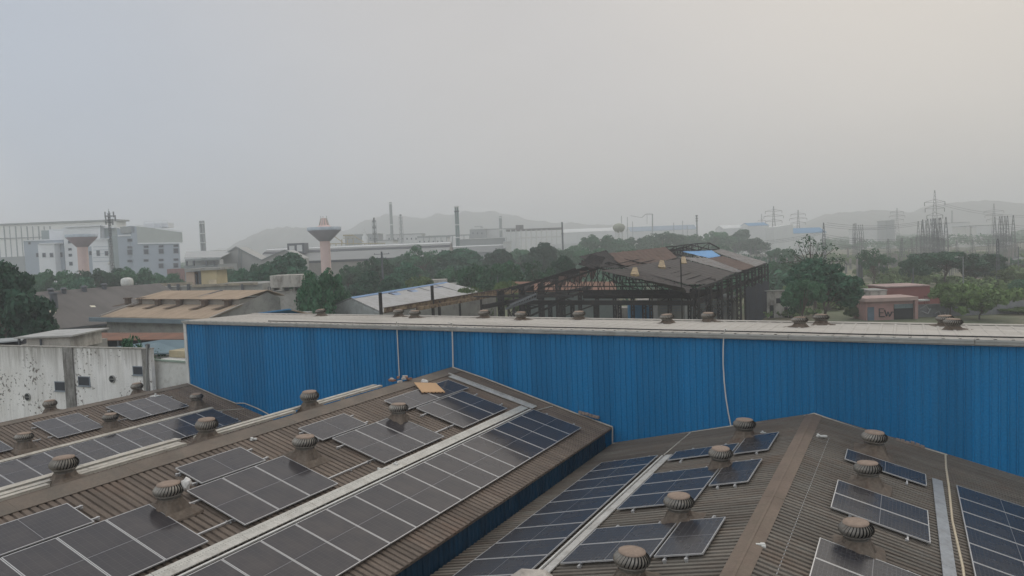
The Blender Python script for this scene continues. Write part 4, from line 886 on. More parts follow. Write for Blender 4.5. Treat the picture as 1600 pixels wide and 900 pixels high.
# crane beams and the deep dark bands across the near end
for a, b, w, h, nm in (((XW + 1, 103, CZ - 9.1), (XE, 103, CZ - 9.1), .4, .7, 'cross_beam'), ((XE - .7, 103, CZ - 9.2), (XE - .7, 163, CZ - 8.4), .4, .8, 'crane_beam'), ((XW + .7, 96, CZ - 9.2), (XW + .7, 140, CZ - 9.2), .4, .7, 'crane_beam'),
                       ((XW + 8, 119, CZ - 9.0), (XE, 119, CZ - 9.0), .4, 1.5, 'cross_beam'), ((XW - 4, 101, CZ - 8.0), (XW + 14, 101, CZ - 8.0), .3, .25, 'cross_beam')):
    MB().bar(a, b, w, h).build(nm, M_BLK, ru)
p = lambda x, y, Y: WY(x, y, Y)
for (x0, y0, x1, y1, Y) in ((800, 491, 905, 459, 99), (792, 478, 838, 458, 98), (815, 500, 880, 470, 100), (800, 452, 900, 420, 101), (840, 452, 936, 419, 100), (905, 458, 945, 462, 102)):
    mb = MB(); mb.bar(p(x0, y0, Y), p(x1, y1, Y + 3), .35, .30); mb.build('fallen_beam', M_BLK, ru)
M_PLANK = mat('pale_grey_stair_steel', (.16, .17, .18), .7, .1, .2, 1.)
for (x0, y0, x1, y1, Y) in ((797, 477, 838, 459, 97), (790, 483, 838, 466, 97.5)):
    MB().bar(p(x0, y0, Y), p(x1, y1, Y + 2), .12, .30).build('stair_rail', M_PLANK, ru)
mb = MB()
for k in range(12): u = k / 11; a = p(797, 477, 97).lerp(p(838, 459, 99), u); b = p(790, 483, 97.5).lerp(p(838, 466, 99.5), u); mb.bar(a, b, .08)
mb.build('stair_treads', M_PLANK, ru)
# roof sheets that are left
def slope_pt(x, y, X0=XRG):
    """meet the right roof slope (local plane through ridge and eave at the far half)"""
    P0 = Vector((XRG, 103, rz_r(103) + .15)); a = Vector((XE, 103, rz_e(103) + .15)) - P0; b = Vector((XRG, 163, rz_r(163) + .15)) - P0
    return ON(x, y, P0, a.cross(b))
def sheet(px, m, up=.0, sag=0., name='roof_sheet', Ys=None, res=26, rag=.0, corr=True, seed=0):
    """corrugated, sagging, ragged-edged sheet spanning four picture corners on the roof slope"""
    rg = random.Random(seed); q = [(slope_pt(x, y) if Ys is None else WY(x, y, Ys[i])) + UP * up for i, (x, y) in enumerate(px)]
    vs = []
    for j in range(res + 1):
        v = j / res
        for i in range(res + 1):
            u = i / res; uu = u
            p = q[0].lerp(q[1], uu).lerp(q[3].lerp(q[2], uu), v)
            edge = rag * (rg.uniform(-1, 1) if (j in (0, res) or i in (0, res)) else 0)
            z = -sag * math.sin(math.pi * u) * v + (.05 if (i % 2 and corr) else 0) + rg.uniform(-.03, .03) + sag * .25 * math.sin(u * 9 + seed) * v
            vs.append(p + UP * z + (q[3] - q[0]).normalized() * edge)
    w = res + 1; top = [(j * w + i, j * w + i + 1, (j + 1) * w + i + 1, (j + 1) * w + i) for j in range(res) for i in range(res)]
    mb = MB().add(vs, top); o = len(vs); mb.add([v - UP * .04 for v in vs], [f[::-1] for f in top])
    return mb.build(name, m, ru)
M_RSH = MATS.get('x') or mat('rust_brown_sheet', (.105, .064, .048), .85, 0, .25, .6, (.08, .06, .05), .45, .7, fine=.1)
M_GSH = mat('weathered_grey_sheet', (.18, .175, .17), .75, .1, .2, .6, (.15, .11, .09), .48, .7, fine=.1)
M_BSH = mat('bright_blue_sheet', (.10, .30, .58), .6, 0, .15, .6)
sheet([(976, 418), (1062, 404), (1150, 426), (1076, 446)], M_SHD, .0, .5, seed=1, rag=.15)
sheet([(935, 423), (985, 420), (1080, 447), (1072, 453)], M_SHD, .05, .7, seed=2, rag=.35)
sheet([(905, 401), (947, 391), (976, 418), (930, 414)], M_BLK, .0, .3, Ys=[112, 118, 114, 104], seed=3, rag=.3)
sheet([(947, 396), (1040, 386), (1058, 402), (976, 417)], M_RSH, 0, .2, Ys=[118, 136, 132, 112], seed=4, rag=.15)
sheet([(903, 413), (925, 397), (946, 403), (925, 418)], M_BLK, 0, .4, Ys=[103, 106, 106, 102], seed=5, rag=.3)
sheet([(1066, 394), (1112, 392), (1126, 401), (1108, 404)], M_BSH, .12, .0, seed=6, rag=.1)
sheet([(1060, 402), (1108, 404), (1160, 424), (1148, 426)], M_GSH, .05, .1, seed=7, rag=.1)
sheet([(1106, 404), (1130, 401), (1182, 416), (1158, 423)], M_RSH, .08, .1, seed=8, rag=.05)
sheet([(1112, 392), (1128, 390), (1198, 410), (1181, 417)], M_GSH, .06, .0, seed=9)
M_LITE = mat('yellowed_roof_light', (.34, .25, .13), .7, 0, .4, 1.2, (.10, .08, .06), .45, .65)
for (x, y, w) in ((992, 427, 9), (1034, 415.5, 8), (1068, 409, 7)):
    c = slope_pt(x, y) + UP * .25; q = [slope_pt(x - w * .75, y + 2.5) + UP * .15, slope_pt(x + w * .75, y + 3.5) + UP * .15, slope_pt(x + w * .4, y - 3) + UP * .6, slope_pt(x - w * .3, y - 3.5) + UP * .6]
    MB().poly(q, UP * -.5).build('roof_light', M_LITE, ru)
# bare ridge monitor trusses at the far end
mb = MB(); pp = [WY(x, y, Y) for x, y, Y in ((1040, 386, 138), (1056, 385, 141), (1072, 382.5, 145), (1090, 380.5, 150), (1108, 379.5, 156), (1124, 388, 160))]
pl_ = [WY(x, y, Y) for x, y, Y in ((1046, 391, 138), (1058, 391, 141), (1074, 391, 145), (1092, 391, 150), (1107, 391, 156), (1124, 389, 160))]
for i in range(5):
    mb.bar(pp[i], pp[i + 1], .2); mb.bar(pl_[i], pl_[i + 1], .16); mb.bar(pp[i], pl_[i], .13); mb.bar(pl_[i], pp[i + 1], .12)
mb.build('bare_truss', M_BLK, ru)
tag(MB().tube((XE + 6, 108, 0), WY(1063.5, 404, 96), .09, n=6).build('leaning_pole', M_BLK, origin=(XE + 6, 108, 0)), 'thin dark pole leaning up in front of the ruined hall roof', 'pole') if False else None
MB().tube(Vector((WY(1063.5, 404, 101).x, 101, 0)), WY(1063.5, 405, 101), .09, n=6).build('thin_post', M_BLK, ru)
# bracing down the right side
for i in range(8):
    Y, Y2 = ybay[i], ybay[i + 1]; mb = MB(); mb.bar((XE, Y, rz_e(Y) - .1), (XE, Y2, rz_e(Y2) - .1), .25, .3); mb.bar((XE, Y, 5), (XE, Y2, CZ - 9.5), .12); mb.bar((XE, Y2, 5), (XE, Y, CZ - 9.5), .12); mb.build('side_bracing', M_BLK, ru)
mb = MB()
for k in range(26): y = 138 + k * 1.0; mb.bar((XE + .4, y, 0), (XE + .4, y, CZ - 9.4 + .3 * math.sin(k * .7)), .5, .1)
mb.build('slatted_screen', mat('blue_black_lattice', (.035, .042, .058), .8, 0, .2, 1.), ru)
rg = random.Random(17)
for k in range(26):            # fallen and hanging members inside the frame
    X, Y = rg.uniform(XW + 2, XE - 2), rg.uniform(102, 150); a = Vector((X, Y, rg.uniform(5.5, 10.5))); d = Vector((rg.uniform(-6, 6), rg.uniform(-3, 3), rg.uniform(-2.5, 2.2))); MB().bar(a, a + d, rg.uniform(.1, .22)).build('fallen_beam', M_BLK, ru)
for k in range(12):            # torn strips of sheet hanging from the purlins
    u = rg.uniform(.1, .95); Y = rg.uniform(103, 118); X = XRG + (XE - XRG) * u * rg.choice((1, -1)); z = rz_r(Y) + (rz_e(Y) - rz_r(Y)) * u - .2
    w, h = rg.uniform(.8, 2.6), rg.uniform(.6, 1.8); q = [Vector((X, Y, z)), Vector((X + w, Y + rg.uniform(-.3, .3), z - .1)), Vector((X + w * .8, Y + rg.uniform(-1, .5), z - h)), Vector((X + .2, Y + rg.uniform(-1, .5), z - h * rg.uniform(.5, 1.1)))]
    MB().poly(q, (0, .03, 0)).build('torn_sheet', rg.choice((M_SHD, M_BLK, M_RSH)), ru)
# rubble wall, blue container, pale walls behind the ruin
bw = broot('rubble_wall', 'broken pale wall and rubble seen through the legs of the ruined hall', 'wall', 930, 160)
mb = MB(); rg = random.Random(5); x = 850
while x < 1120:
    w = rg.uniform(12, 26); cbox(mb, x, x + w, rg.uniform(466, 482), None, 160 + rg.uniform(-2, 2), 3); x += w
mb.build('wall', M_DIRTW, bw)
rl = broot('red_brown_roofed_shed', 'low red brown roofed shed behind the left end of the ruined hall', 'shed', 880, 150)
mb = MB(); mb.poly([A(798, 456, 150), A(965, 456, 150), A(960, 441, 160), A(800, 441, 160)], UP * .15); mb.build('roof', M_RED, rl)
mb = MB(); cbox(mb, 800, 963, 456, None, 151, 8); mb.build('wall', mat('teal_grey_wall', (.16, .19, .18), .9, 0, .2, .4), rl)
ct = broot('blue_container', 'bright blue ribbed container standing behind the ruined hall', 'container', 1003, 135)
mb = MB(); cbox(mb, 984, 1026, 473, 499, 135, 2.5)
for k in range(14): cbox(mb, 985 + k * 2.95, 986.4 + k * 2.95, 475, 498, 134.93, .08)
mb.build('body', mat('container_blue', (.035, .19, .36), .6, 0, .12, .6), ct)
mb = MB(); cbox(mb, 983.5, 1026.5, 472, 473.6, 134.9, 2.8); mb.build('top_rail', mat('container_rail', (.03, .14, .27), .6), ct)
for i, (x0, x1, yt, D, lb, mm) in enumerate(((1028, 1070, 464, 128, 'dark cream hut with slatted front behind the middle of the ruined hall', M_GWALL), (1075, 1150, 466, 140, 'grey shed behind the right part of the ruined hall', M_GWALL))):
    h = broot('small_hut', lb, 'hut', (x0 + x1) / 2, D); mb = MB(); cbox(mb, x0, x1, yt, None, D, 5); mb.build('wall', mm, h)
    mb = MB(); cbox(mb, x0 - 2, x1 + 2, yt - 2, yt, D - .5, 6.5); mb.build('roof', M_WHITE if i == 0 else M_FARG, h)
    for k in range(5): mb = MB(); cbox(mb, x0 + 4, x1 - 6, yt + 5 + k * 4, yt + 6.5 + k * 4, D - .1, .1); mb.build('louvre', M_WFR, h)

# ---------------------------------------------------------------- right: pale walls, pink hut, poles
lw = broot('broken_white_wall', 'peeling white single-storey ruin wall between the burnt hall and the big tree', 'wall', 1222, 150)
mb = MB(); cbox(mb, 1199, 1243, 455, None, 150, .4); mb.build('wall', M_DIRTW, lw)
for x0, x1, yt, yb in ((1203, 1209, 477, 498), (1226, 1231, 480, 498), (1213, 1222, 466, 474)): mb = MB(); cbox(mb, x0, x1, yt, yb, 149.9, .15); mb.build('opening', M_DARKIN, lw)
mb = MB(); cbox(mb, 1197, 1246, 453.5, 455, 149.6, 1.0); mb.build('lintel', M_GWALL, lw)
M_PINK = mat('faded_pink_plaster', (.37, .22, .20), .9, 0, .14, .5, (.30, .24, .22), .5, .75, fine=.06)
ph = broot('pink_gatehouse', 'small faded pink flat-roofed hut with blue door and half-open shutter', 'hut', 1393, 139)
mb = MB(); cbox(mb, 1353, 1434, 470, None, 139, 5); mb.build('wall', M_PINK, ph)
mb = MB(); cbox(mb, 1352, 1435, 465, 470.5, 138.2, 6.5); mb.build('roof_slab', mat('pinkish_slab', (.40, .29, .26), .9, 0, .12, .5), ph)
mb = MB(); cbox(mb, 1430, 1434.5, 463, None, 138.3, .5); mb.build('corner_pillar', M_PINK, ph)
mb = MB(); cbox(mb, 1356, 1366, 480, None, 138.85, .2); mb.build('door', mat('dull_blue_door', (.09, .13, .17), .7), ph)
mb = MB(); cbox(mb, 1397, 1427, 475, None, 138.9, .15); mb.build('shutter_opening', M_DARKIN, ph)
mb = MB()
for k in range(4): cbox(mb, 1397.5, 1426.5, 475 + k * 1.7, 476.5 + k * 1.7, 138.8, .12)
mb.build('roller_shutter', mat('shutter_grey', (.16, .21, .22), .6, .2), ph)
mb = MB()          # black hand-painted letters E W
def st(x0, y0, x1, y1, w=2.2): mb.bar(A(x0, y0, 138.93), A(x1, y1, 138.93), .14, w * 139 / FPX, up=FH)
for l in ((1374, 482, 1374, 495), (1374, 482.5, 1381, 482.5), (1374, 488.5, 1380, 488.5), (1374, 494.5, 1382, 494.5), (1382, 484, 1385, 494), (1385, 494, 1387.5, 487), (1387.5, 487, 1390, 494.5), (1390, 494.5, 1393.5, 487), (1392, 487.5, 1396, 487.5)): st(*l)
mb.build('painted_letters', mat('black_paint', (.025, .025, .03), .7), ph)
rp = broot('red_parapet_building', 'dull red flat parapet block rising behind the pink hut', 'building', 1420, 151)
mb = MB(); cbox(mb, 1386, 1453, 448, None, 151, 8); mb.build('wall', mat('dull_red_wall', (.23, .085, .075), .9, 0, .12, .4), rp)
mb = MB(); cbox(mb, 1384.5, 1454, 446.5, 448.2, 150.7, 8.6); mb.build('coping', mat('pinkish_coping', (.36, .26, .24), .9), rp)
mb = MB(); cbox(mb, 1453, 1473, 462, None, 149, 7); mb.build('side_wing', mat('dull_red_wall', (.2, .1, .1)), rp)
wp = broot('white_parapet_block', 'small peeling white block on the left of the red parapet building', 'building', 1372, 146)
mb = MB(); cbox(mb, 1360, 1386, 454.5, None, 146, 5); mb.build('wall', M_DIRTW, wp)
mb = MB(); cbox(mb, 1359, 1387, 453, 454.8, 145.8, 5.5); mb.build('coping', M_GWALL, wp)
gw = broot('grey_compound_wall', 'grey compound wall with faint white daubs right of the pink hut', 'wall', 1480, 141)
mb = MB(); cbox(mb, 1434, 1640, 472, None, 141, .35); mb.build('wall', mat('grey_compound', (.22, .23, .235), .9, 0, .14, .4, (.16, .151, .17), fine=.06), gw)
mb = MB()
for l in ((1438, 482, 1447, 477), (1447, 477, 1452, 484), (1440, 486, 1450, 490), (1450, 490, 1454, 482), (1461, 490, 1467, 486), (1467, 486, 1470, 494), (1462, 498, 1474, 495), (1476, 488, 1479, 496)): mb.bar(A(*l[:2], 140.9), A(*l[2:], 140.9), .12, .22, up=FH)
mb.build('white_daub', mat('white_daub', (.42, .42, .45), .9), gw)
mb = MB(); cbox(mb, 1436, 1453, 468, 470.5, 140, 1.2); mb.build('white_ledge', M_WHITE, gw)

def pole(label, x, yt, D, r=.14, arms=(), name='utility_pole', m=None, cat='pole', group='poles among the trees'):
    t = broot(name, label, cat, x, D, group); c = cp(x, D, 0); top = A(x, yt, D); top = Vector((c.x, c.y, top.z))
    MB().tube(c, top, r * 1.3, r, 8).build('post', m or M_DKG, t)
    for (dy, w) in arms:
        mb = MB(); z = top.z - dy; mb.bar((top - RH * w / 2).xy.to_3d() + UP * z, (top + RH * w / 2).xy.to_3d() + UP * z, .14, .12)
        for k in (-1, 0, 1): q = top.xy.to_3d() + RH * (k * w * .45) + UP * z; mb.tube(q, q + UP * .35, .07, .05, 6)
        mb.build('cross_arm', m or M_DKG, t)
    return t
lp = pole('grey street lamp pole in front of the broad umbrella-shaped tree', 1505, 402, 175, .11, (), 'street_lamp', M_STEEL, 'street lamp')
q = A(1505, 402, 175); MB().bar(q, q - RH * 1.3 + UP * .15, .1).build('lamp_arm', M_STEEL, lp); MB().bar(q - RH * 1.2 + UP * .15, q - RH * 2.0 + UP * .1, .3, .12).build('lamp_head', M_WHITE, lp)
pole('dark utility pole with a short crossarm left of the blue-edged shed roof', 601.5, 393, 175, .22, ((.6, 3.8), (1.6, 2.2)))
pole('slim pole standing behind the pink hut, by the small tree', 1427, 418, 190, .14)
pole('thin pole above the rusty girder at the right of the blue-edged shed', 781, 432, 140, .10)
pole('slender pole at the right edge beyond the compound wall', 1591, 385, 260, .16, ((.5, 2.),))
pole('short double pole right of the big round tree', 1343, 403, 220, .35)
pole('short pole beside another one right of the big round tree', 1346.5, 405, 222, .3)
lt = broot('lattice_pole', 'dark lattice pole in front of the gantries at the right edge', 'pole', 1559, 190)
c = cp(1559, 190, 0); mb = MB(); mb.lattice(c, (c.x, c.y, A(1559, 376, 190).z), .7, .45, 16, .13); mb.tube((c.x, c.y, A(1559, 376, 190).z), (c.x, c.y, A(1559, 373, 190).z), .3, .2, 8); mb.build('mast', M_DKG, lt)

# ================================================================ factories and hall at the far left
hl = broot('panel_clad_hall', 'huge pale panel-clad hall reaching out of the picture at the far left', 'hall', 60, 480)
mb = MB(); cbox(mb, -260, 185, 353, None, 480, 12); mb.build('wall', M_HALL, hl)
for i, x in enumerate(list(range(-20, 80, 9))): mb = MB(); cbox(mb, x, x + (1.4 if i % 2 else .7), 353.5, 407, 479.6, .5); mb.build('panel_post', M_FARG, hl)
mb = MB(); cbox(mb, -260, 185, 351, 353.4, 479, 14); mb.build('roof_edge', M_FARG, hl)
mb = MB(); cbox(mb, -260, 78, 375.8, 377, 479.5, .4); mb.build('girt', M_FARG, hl)
mb = MB(); cbox(mb, -200, 40, 405, None, 470, 12); mb.build('lean_to', M_FARG, hl)
sc_ = broot('short_chimney', 'short grey chimney stub rising behind the far left hall roof', 'chimney', 153, 530); c = cp(153, 530, 0); MB().tube(c, (c.x, c.y, A(153, 344, 530).z), .9, .9, 10).build('stack', M_FARG, sc_)

f1 = broot('white_office_block', 'pale blue and white multi-storey factory block behind the pink funnel tower', 'factory', 105, 400)
mb = MB(); cbox(mb, 40, 102, 375, None, 400, 10, 0); cbox(mb, 78, 104, 359, 400, 408, 6, 1); cbox(mb, 65, 79, 360, 380, 414, 6, 2); cbox(mb, 88, 102, 379, None, 399, 4, 0)
cbox(mb, 102, 160, 354, None, 398, 6, 1); cbox(mb, 62, 87.5, 381, None, 394, 8, 1); cbox(mb, 145, 171, 374, None, 393, 8, 1); cbox(mb, 138, 146, 385, None, 397, 6, 0); cbox(mb, 160, 178, 356, None, 402, 8, 2); cbox(mb, 171, 186, 369, None, 400, 20, 0)
mb.build('wall', [M_PALEBL, M_PALEW, M_PGREY], f1)
for (x0, x1, yt) in ((38.5, 103, 374), (61, 89, 379.5), (144, 172, 372.8), (101, 161, 352.5), (159, 180, 354.8), (77, 105, 357.8)): mb = MB(); cbox(mb, x0, x1, yt, yt + 1.6, (393.4 if x0 in (61,) else 392.4 if x0 == 144 else 397 if x0 == 101 else 399.4), 6); mb.build('parapet', M_PALEW, f1)
for x0, x1, yt, yb, D in ((56, 61.5, 395, 402, 399.9), (66, 71.5, 395, 402, 393.9), (77.5, 83, 395, 402, 393.9), (93, 98, 394, 402, 398.9), (106, 111.5, 376, 380.5, 397.9), (106.5, 112, 387.5, 391.5, 397.9), (107, 112.5, 396.5, 401, 397.9),
                          (108, 113.5, 409, 415, 397.9), (139, 144, 392, 399, 396.9), (150.5, 156, 391, 400, 392.9), (163.5, 169, 392, 399.5, 392.9), (44, 48, 378, 382, 399.9)): window(f1, x0, x1, yt, yb, D)
for y in (385, 390, 396, 402, 408): mb = MB(); cbox(mb, 145.5, 170.5, y, y + .7, 392.9, .2); mb.build('band', M_PALEBL, f1)
for x in (164.5,): mb = MB(); mb.bar(cp(157.5, 397, 0), A(157.5, 352, 397), .35); mb.build('downpipe', M_STEEL, f1)
f2 = broot('pale_blue_factory', 'pale blue windowed factory with a grey gabled upper storey and roof frame', 'factory', 240, 385)
mb = MB(); cbox(mb, 186, 214, 357, None, 386, 8, 0); cbox(mb, 178, 190, 368, None, 389, 10, 2)
p = [A(212, 352.5, 385), A(285, 362.5, 385)]; b0, b1 = cp(212, 385, 0), cp(285, 385, 0)
mb.poly([b0, b1, Vector((b1.x, b1.y, p[1].z)), Vector((b0.x, b0.y, p[0].z))], FH * 6 - RH * 8, 0)
mb.build('wall', [M_PALEBL, M_PALEW, M_PGREY], f2)
q0, q1 = A(215, 380.5, 384.7), A(285.3, 379.5, 384.7)
mb = MB(); mb.poly([q0, q1, Vector((q1.x, q1.y, p[1].z - .2)), Vector((q0.x, q0.y, p[0].z - .3))], FH * .25); mb.build('upper_cladding', mat('pale_green_cladding', (.44, .47, .44), .85, 0, .06, .2), f2)
mb = MB(); mb.bar(p[0] + UP * .3, p[1] + UP * .3, .8, .5); mb.bar(q0, q1, .4, .7); mb.build('roof_edge', M_PALEW, f2)
mb = MB(); cbox(mb, 184, 213, 366.5, 369, 385.5, 1); mb.build('ledge', M_PALEW, f2)
mb = MB(); cbox(mb, 188, 210, 354, 364, 385, 4); mb.build('roof_plant', M_FARG, f2)
for x0 in (198.5, 224, 247.5, 270.5):
    for yt, yb in ((372, 377), (383.5, 387.5), (389, 397.5), (405, 409), (412, 420)):
        if yt == 372 and x0 > 200 or (yt == 412 and x0 < 240): continue
        dy = (x0 - 224) * -.03; window(f2, x0, x0 + 8.5, yt + dy, yb + dy, 384.9)
mb = MB()
for x in (225, 240, 252, 262): mb.bar(A(x, 357, 392), A(x, 346, 392), .35)
for y in (346, 350, 354): mb.bar(A(225, y, 392), A(262, y - 1.4, 392), .3)
mb.build('roof_frame', M_PALEW, f2)
mb = MB(); cbox(mb, 226, 261, 348.5, 356, 393, 8); mb.build('penthouse', M_PALEW, f2)
mb = MB(); cbox(mb, 262, 287, 420, None, 372, 6); mb.build('red_band', mat('dull_red_plinth', (.24, .12, .11), .9), f2)

# ---------------------------------------------------------------- water towers, masts and chimneys
def funnel(label, x, yrim, yneck, ybase_top, wr, wn_, D, m1, m2, lantern=False):
    t = broot('water_tower', label, 'water tower', x, D); s = D / FPX; zr, zn = A(x, yrim, D).z, A(x, yneck, D).z; c = cp(x, D, (zr + zn) / 2); R0, r0 = wr * s / 2, wn_ * s / 2
    MB().lathe([(r0 * 1.03, 0), (r0, zn * .5), (r0, zn)], (c.x, c.y, 0), 28).build('shaft', m1, t)
    MB().lathe([(r0 * 1.1, zn - .1), (R0, zr - .9), (R0, zr - .85)], (c.x, c.y, 0), 36).build('funnel_bowl', m2, t)
    MB().lathe([(R0 * 1.01, zr - .9), (R0 * 1.02, zr + .35), (R0 * .97, zr + .35), (R0 * .9, zr + .1), (.5, zr + .4)], (c.x, c.y, 0), 36).build('rim', mat('pale_blue_rim', (.42, .47, .52), .85, 0, .15, .8), t)
    if lantern:
        MB().lathe([(R0 * .5, zr + .4), (R0 * .27, zr + 1.2), (R0 * .17, zr + 3.8), (.3, zr + 4.0)], (c.x, c.y, 0), 24).build('lantern', m1, t)
        mb = MB()
        for k in range(10): a = k * .628; mb.bar((c.x + math.cos(a) * R0 * .3, c.y + math.sin(a) * R0 * .3, zr + 1.0), (c.x + math.cos(a) * R0 * .18, c.y + math.sin(a) * R0 * .18, zr + 3.8), .22)
        mb.build('lantern_rib', M_DIRTW, t)
        mb = MB()
        for a in (.5, 2.5, 4.4): mb.tube((c.x + math.cos(a) * 1.2, c.y + math.sin(a) * 1.2, zr + 3.8), (c.x + math.cos(a) * 1.2, c.y + math.sin(a) * 1.2, zr + 4.7), .07, n=5)
        mb.build('finial', M_DKG, t)
    return t
funnel('pink stemmed water tower with a wide grey funnel and ribbed lantern on top', 507, 356.5, 376.5, 0, 51, 15.5, 280, M_PINKT, M_LILAC, True)
funnel('smaller plain pink funnel water tower in front of the white office block', 128, 367.5, 385.5, 0, 44, 15, 310, M_PINKT, mat('mauve_bowl', (.38, .29, .31), .85, 0, .08, .3))
ms = broot('telecom_mast', 'tall telecom mast crowded with antennas at the top left', 'telecom mast', 180, 290); c = cp(180, 290, 0); zt = A(177, 333, 290).z
MB().lattice(c, (c.x, c.y, zt), 1.1, .55, 34, .13).build('mast', M_DKG, ms)
for k in range(9):
    a = k * .7; rr = 1.5 + .5 * (k % 2); b = Vector((c.x + math.cos(a) * rr, c.y + math.sin(a) * rr, zt - 4.6 + (k % 3) * 1.5)); mb = MB(); mb.span(b, (.42, .1, 0), (-.05, .25, 0), (0, 0, 2.3)); mb.bar(b + Vector((.2, .1, .8)), (c.x, c.y, b.z + .6), .1); mb.bar(b + Vector((.2, .1, 1.8)), (c.x, c.y, b.z + 1.6), .08); mb.build('antenna', M_STEEL, ms)
mb = MB()
for z in (zt - 3.6, zt - 1.2): mb.lathe([(1.6, z), (1.6, z + .12)], (c.x, c.y, 0), 12)
mb.build('platform', M_DKG, ms); MB().tube((c.x, c.y, zt), (c.x, c.y, zt + 1.8), .06, n=5).build('lightning_rod', M_DKG, ms)
MB().lathe([(.35, 0), (.5, .2), (.5, .9), (.1, 1.1)], (c.x - .9, c.y - .8, A(182, 413, 290).z), 12).build('dish_drum', M_WHITE, ms)
def chim(label, x, yt, w, D, m=None, rings=(), twin=False, top=None, name='chimney', lat=False):
    t = broot(name, label, 'chimney', x, D); s = D / FPX; zt = A(x, yt, D).z; c = cp(x, D, zt * .7); r = w * s / 2; m = m or M_FARG
    if lat: MB().lattice((c.x, c.y, 0), (c.x, c.y, zt - 2), r * 2.6, r * 1.6, 18, .22).build('lattice_frame', M_FARG, t); r *= .55
    for k in ((-1, 1) if twin else (0,)):
        q = c + RH * (r * .55 * k); MB().tube((q.x, q.y, 0), (q.x, q.y, zt), (r * .5 if twin else r) * 1.12, (r * .5 if twin else r) * .95, 14).build('flue', m, t)
    for (y, k) in rings: z = A(x, y, D).z; MB().lathe([(r * k, z), (r * k, z + s * 1.6)], (c.x, c.y, 0), 14).build('gallery', M_DKG if k > 1.3 else M_FARW, t)
    return t
chim('grey twin-flue chimney standing alone right of the pale blue factory', 317, 345, 8, 430, M_FARG, ((350, 1.15), (366, 1.15), (380, 1.2)), True)
chim('spiky dark steel stack with platforms right of the funnel tower', 585.5, 340, 5, 470, M_DKG, ((346, 1.8), (356, 1.9), (366, 1.9), (374, 2.0)), lat=True)
chim('tallest pale chimney standing in front of the middle hills', 611.5, 316, 4.6, 620, M_FARG, ((319, 1.1), (352, 1.15)))
chim('shorter braced chimney just right of the tallest one', 627, 335, 4.5, 620, M_FARG, ((337, 1.4),), lat=True)
chim('thick green grey chimney with a ring near its top, centre left', 714.5, 322, 6, 430, mat('green_grey_stack', (.20, .26, .25), .7, 0, .12, .3), ((324, 1.3), (331, 1.35), (352, 1.2), (372, 1.2)), True)
chim('slim grey chimney right of the green grey one, before the hills', 782.5, 338, 4.6, 600, M_FARG, ((341, 1.15), (360, 1.15)))
chim('thin dark chimney right of the conveyor shed', 879, 347, 2.6, 440, M_DKG, ((366, 1.5),))
chim('thin mast-like stack far away above the right-hand treeline', 1089, 336, 2.0, 640, M_DKG, ((338, 2.0), (342, 2.0), (346, 1.9)))
chim('faint stack in front of the right-hand hill', 1487.5, 329, 2.6, 900, M_FARG)
for x, yt, lb in ((973, 337, 'thin far pole left of the flare frame'), (982, 339, 'taller far pole left of the flare frame'), (990, 346, 'short faint far pole beside the flare frame'), (1054, 348, 'faint far pole above the treeline, left of another'), (1068, 345, 'faint far pole just left of the far telecom stack'), (1075, 353, 'tiny far pole beside the far telecom stack')):
    pole(lb, x, yt, 700, .30, (), 'far_pole', M_FARG, 'pole', 'faint poles on the skyline')
fl = broot('flare_frame', 'thin inverted U frame of pipework standing on the skyline', 'pipe frame', 1012, 700)
mb = MB(); mb.bar(cp(1019.5, 700, 0), A(1019.5, 334.5, 700), .9); mb.bar(A(1019.5, 334.5, 700), A(1009, 334.5, 700), .7); mb.bar(A(1009, 334.5, 700), A(1003, 340, 700), .5); mb.bar(A(1003, 340, 700), A(985, 337, 700), .35); mb.bar(A(1011, 335, 700), A(1011, 350, 700), .3); mb.build('pipe', M_FARG, fl)
wt2 = broot('elevated_tank', 'round bulbous elevated water tank above the trees at the centre', 'water tower', 967, 520); zc = A(967, 355.5, 520).z; c = cp(967, 520, zc)
MB().lathe([(1.0, -3.6), (3.2, -2.6), (4.4, -.8), (4.4, .8), (3.2, 2.2), (1.0, 3.0), (.2, 3.1)], (c.x, c.y, zc), 24).build('tank', mat('olive_tank', (.30, .31, .24), .85, 0, .1, .3), wt2)
for k in range(6): a = k * 1.047; mb = MB(); mb.bar((c.x + 3.4 * math.cos(a), c.y + 3.4 * math.sin(a), 0), (c.x + 2.6 * math.cos(a), c.y + 2.6 * math.sin(a), zc - 2.6), .5); mb.build('leg', M_FARW, wt2)

# ---------------------------------------------------------------- long grey factories, conveyor sheds, far sheds
def longshed(label, x0, x1, yr, ye, D, depth, m_r, m_w, yridge2=None, name='factory', cat='factory', strip=None, group=None, slope_dy=0):
    """long shed whose roof slope faces us: ridge at row yr, eave at row ye"""
    t = broot(name, label, cat, (x0 + x1) / 2, D, group); ze = A((x0 + x1) / 2, ye, D).z; zr = A((x0 + x1) / 2, yr, D + depth / 2).z
    a, b = cp(x0, D, ze), cp(x1, D, ze); a.z = b.z = ze; a2, b2 = a + FH * depth / 2 + UP * (zr - ze), b + FH * depth / 2 + UP * (zr - ze); a3, b3 = a + FH * depth, b + FH * depth
    mb = MB(); mb.poly([a, b, b2, a2], UP * .15); mb.poly([a2, b2, b3, a3], UP * .15); mb.build('roof', m_r, t)
    g = lambda v: Vector((v.x, v.y, 0)); ins = (b - a).normalized() * .3
    mb = MB(); mb.poly([g(a) + ins, a + ins - UP * .2, a2 + ins - UP * .2, a3 + ins - UP * .2, g(a3) + ins], (b - a) - ins * 2); mb.build('wall', m_w, t)
    if strip: 
        for (u0, u1, mm) in strip: mb = MB(); d = (a2 - a); mb.span(a + d * u0 + UP * .2, b - a, d * (u1 - u0), UP * .12); mb.build('roof_strip', mm, t)
    return t, a, b, a2, b2
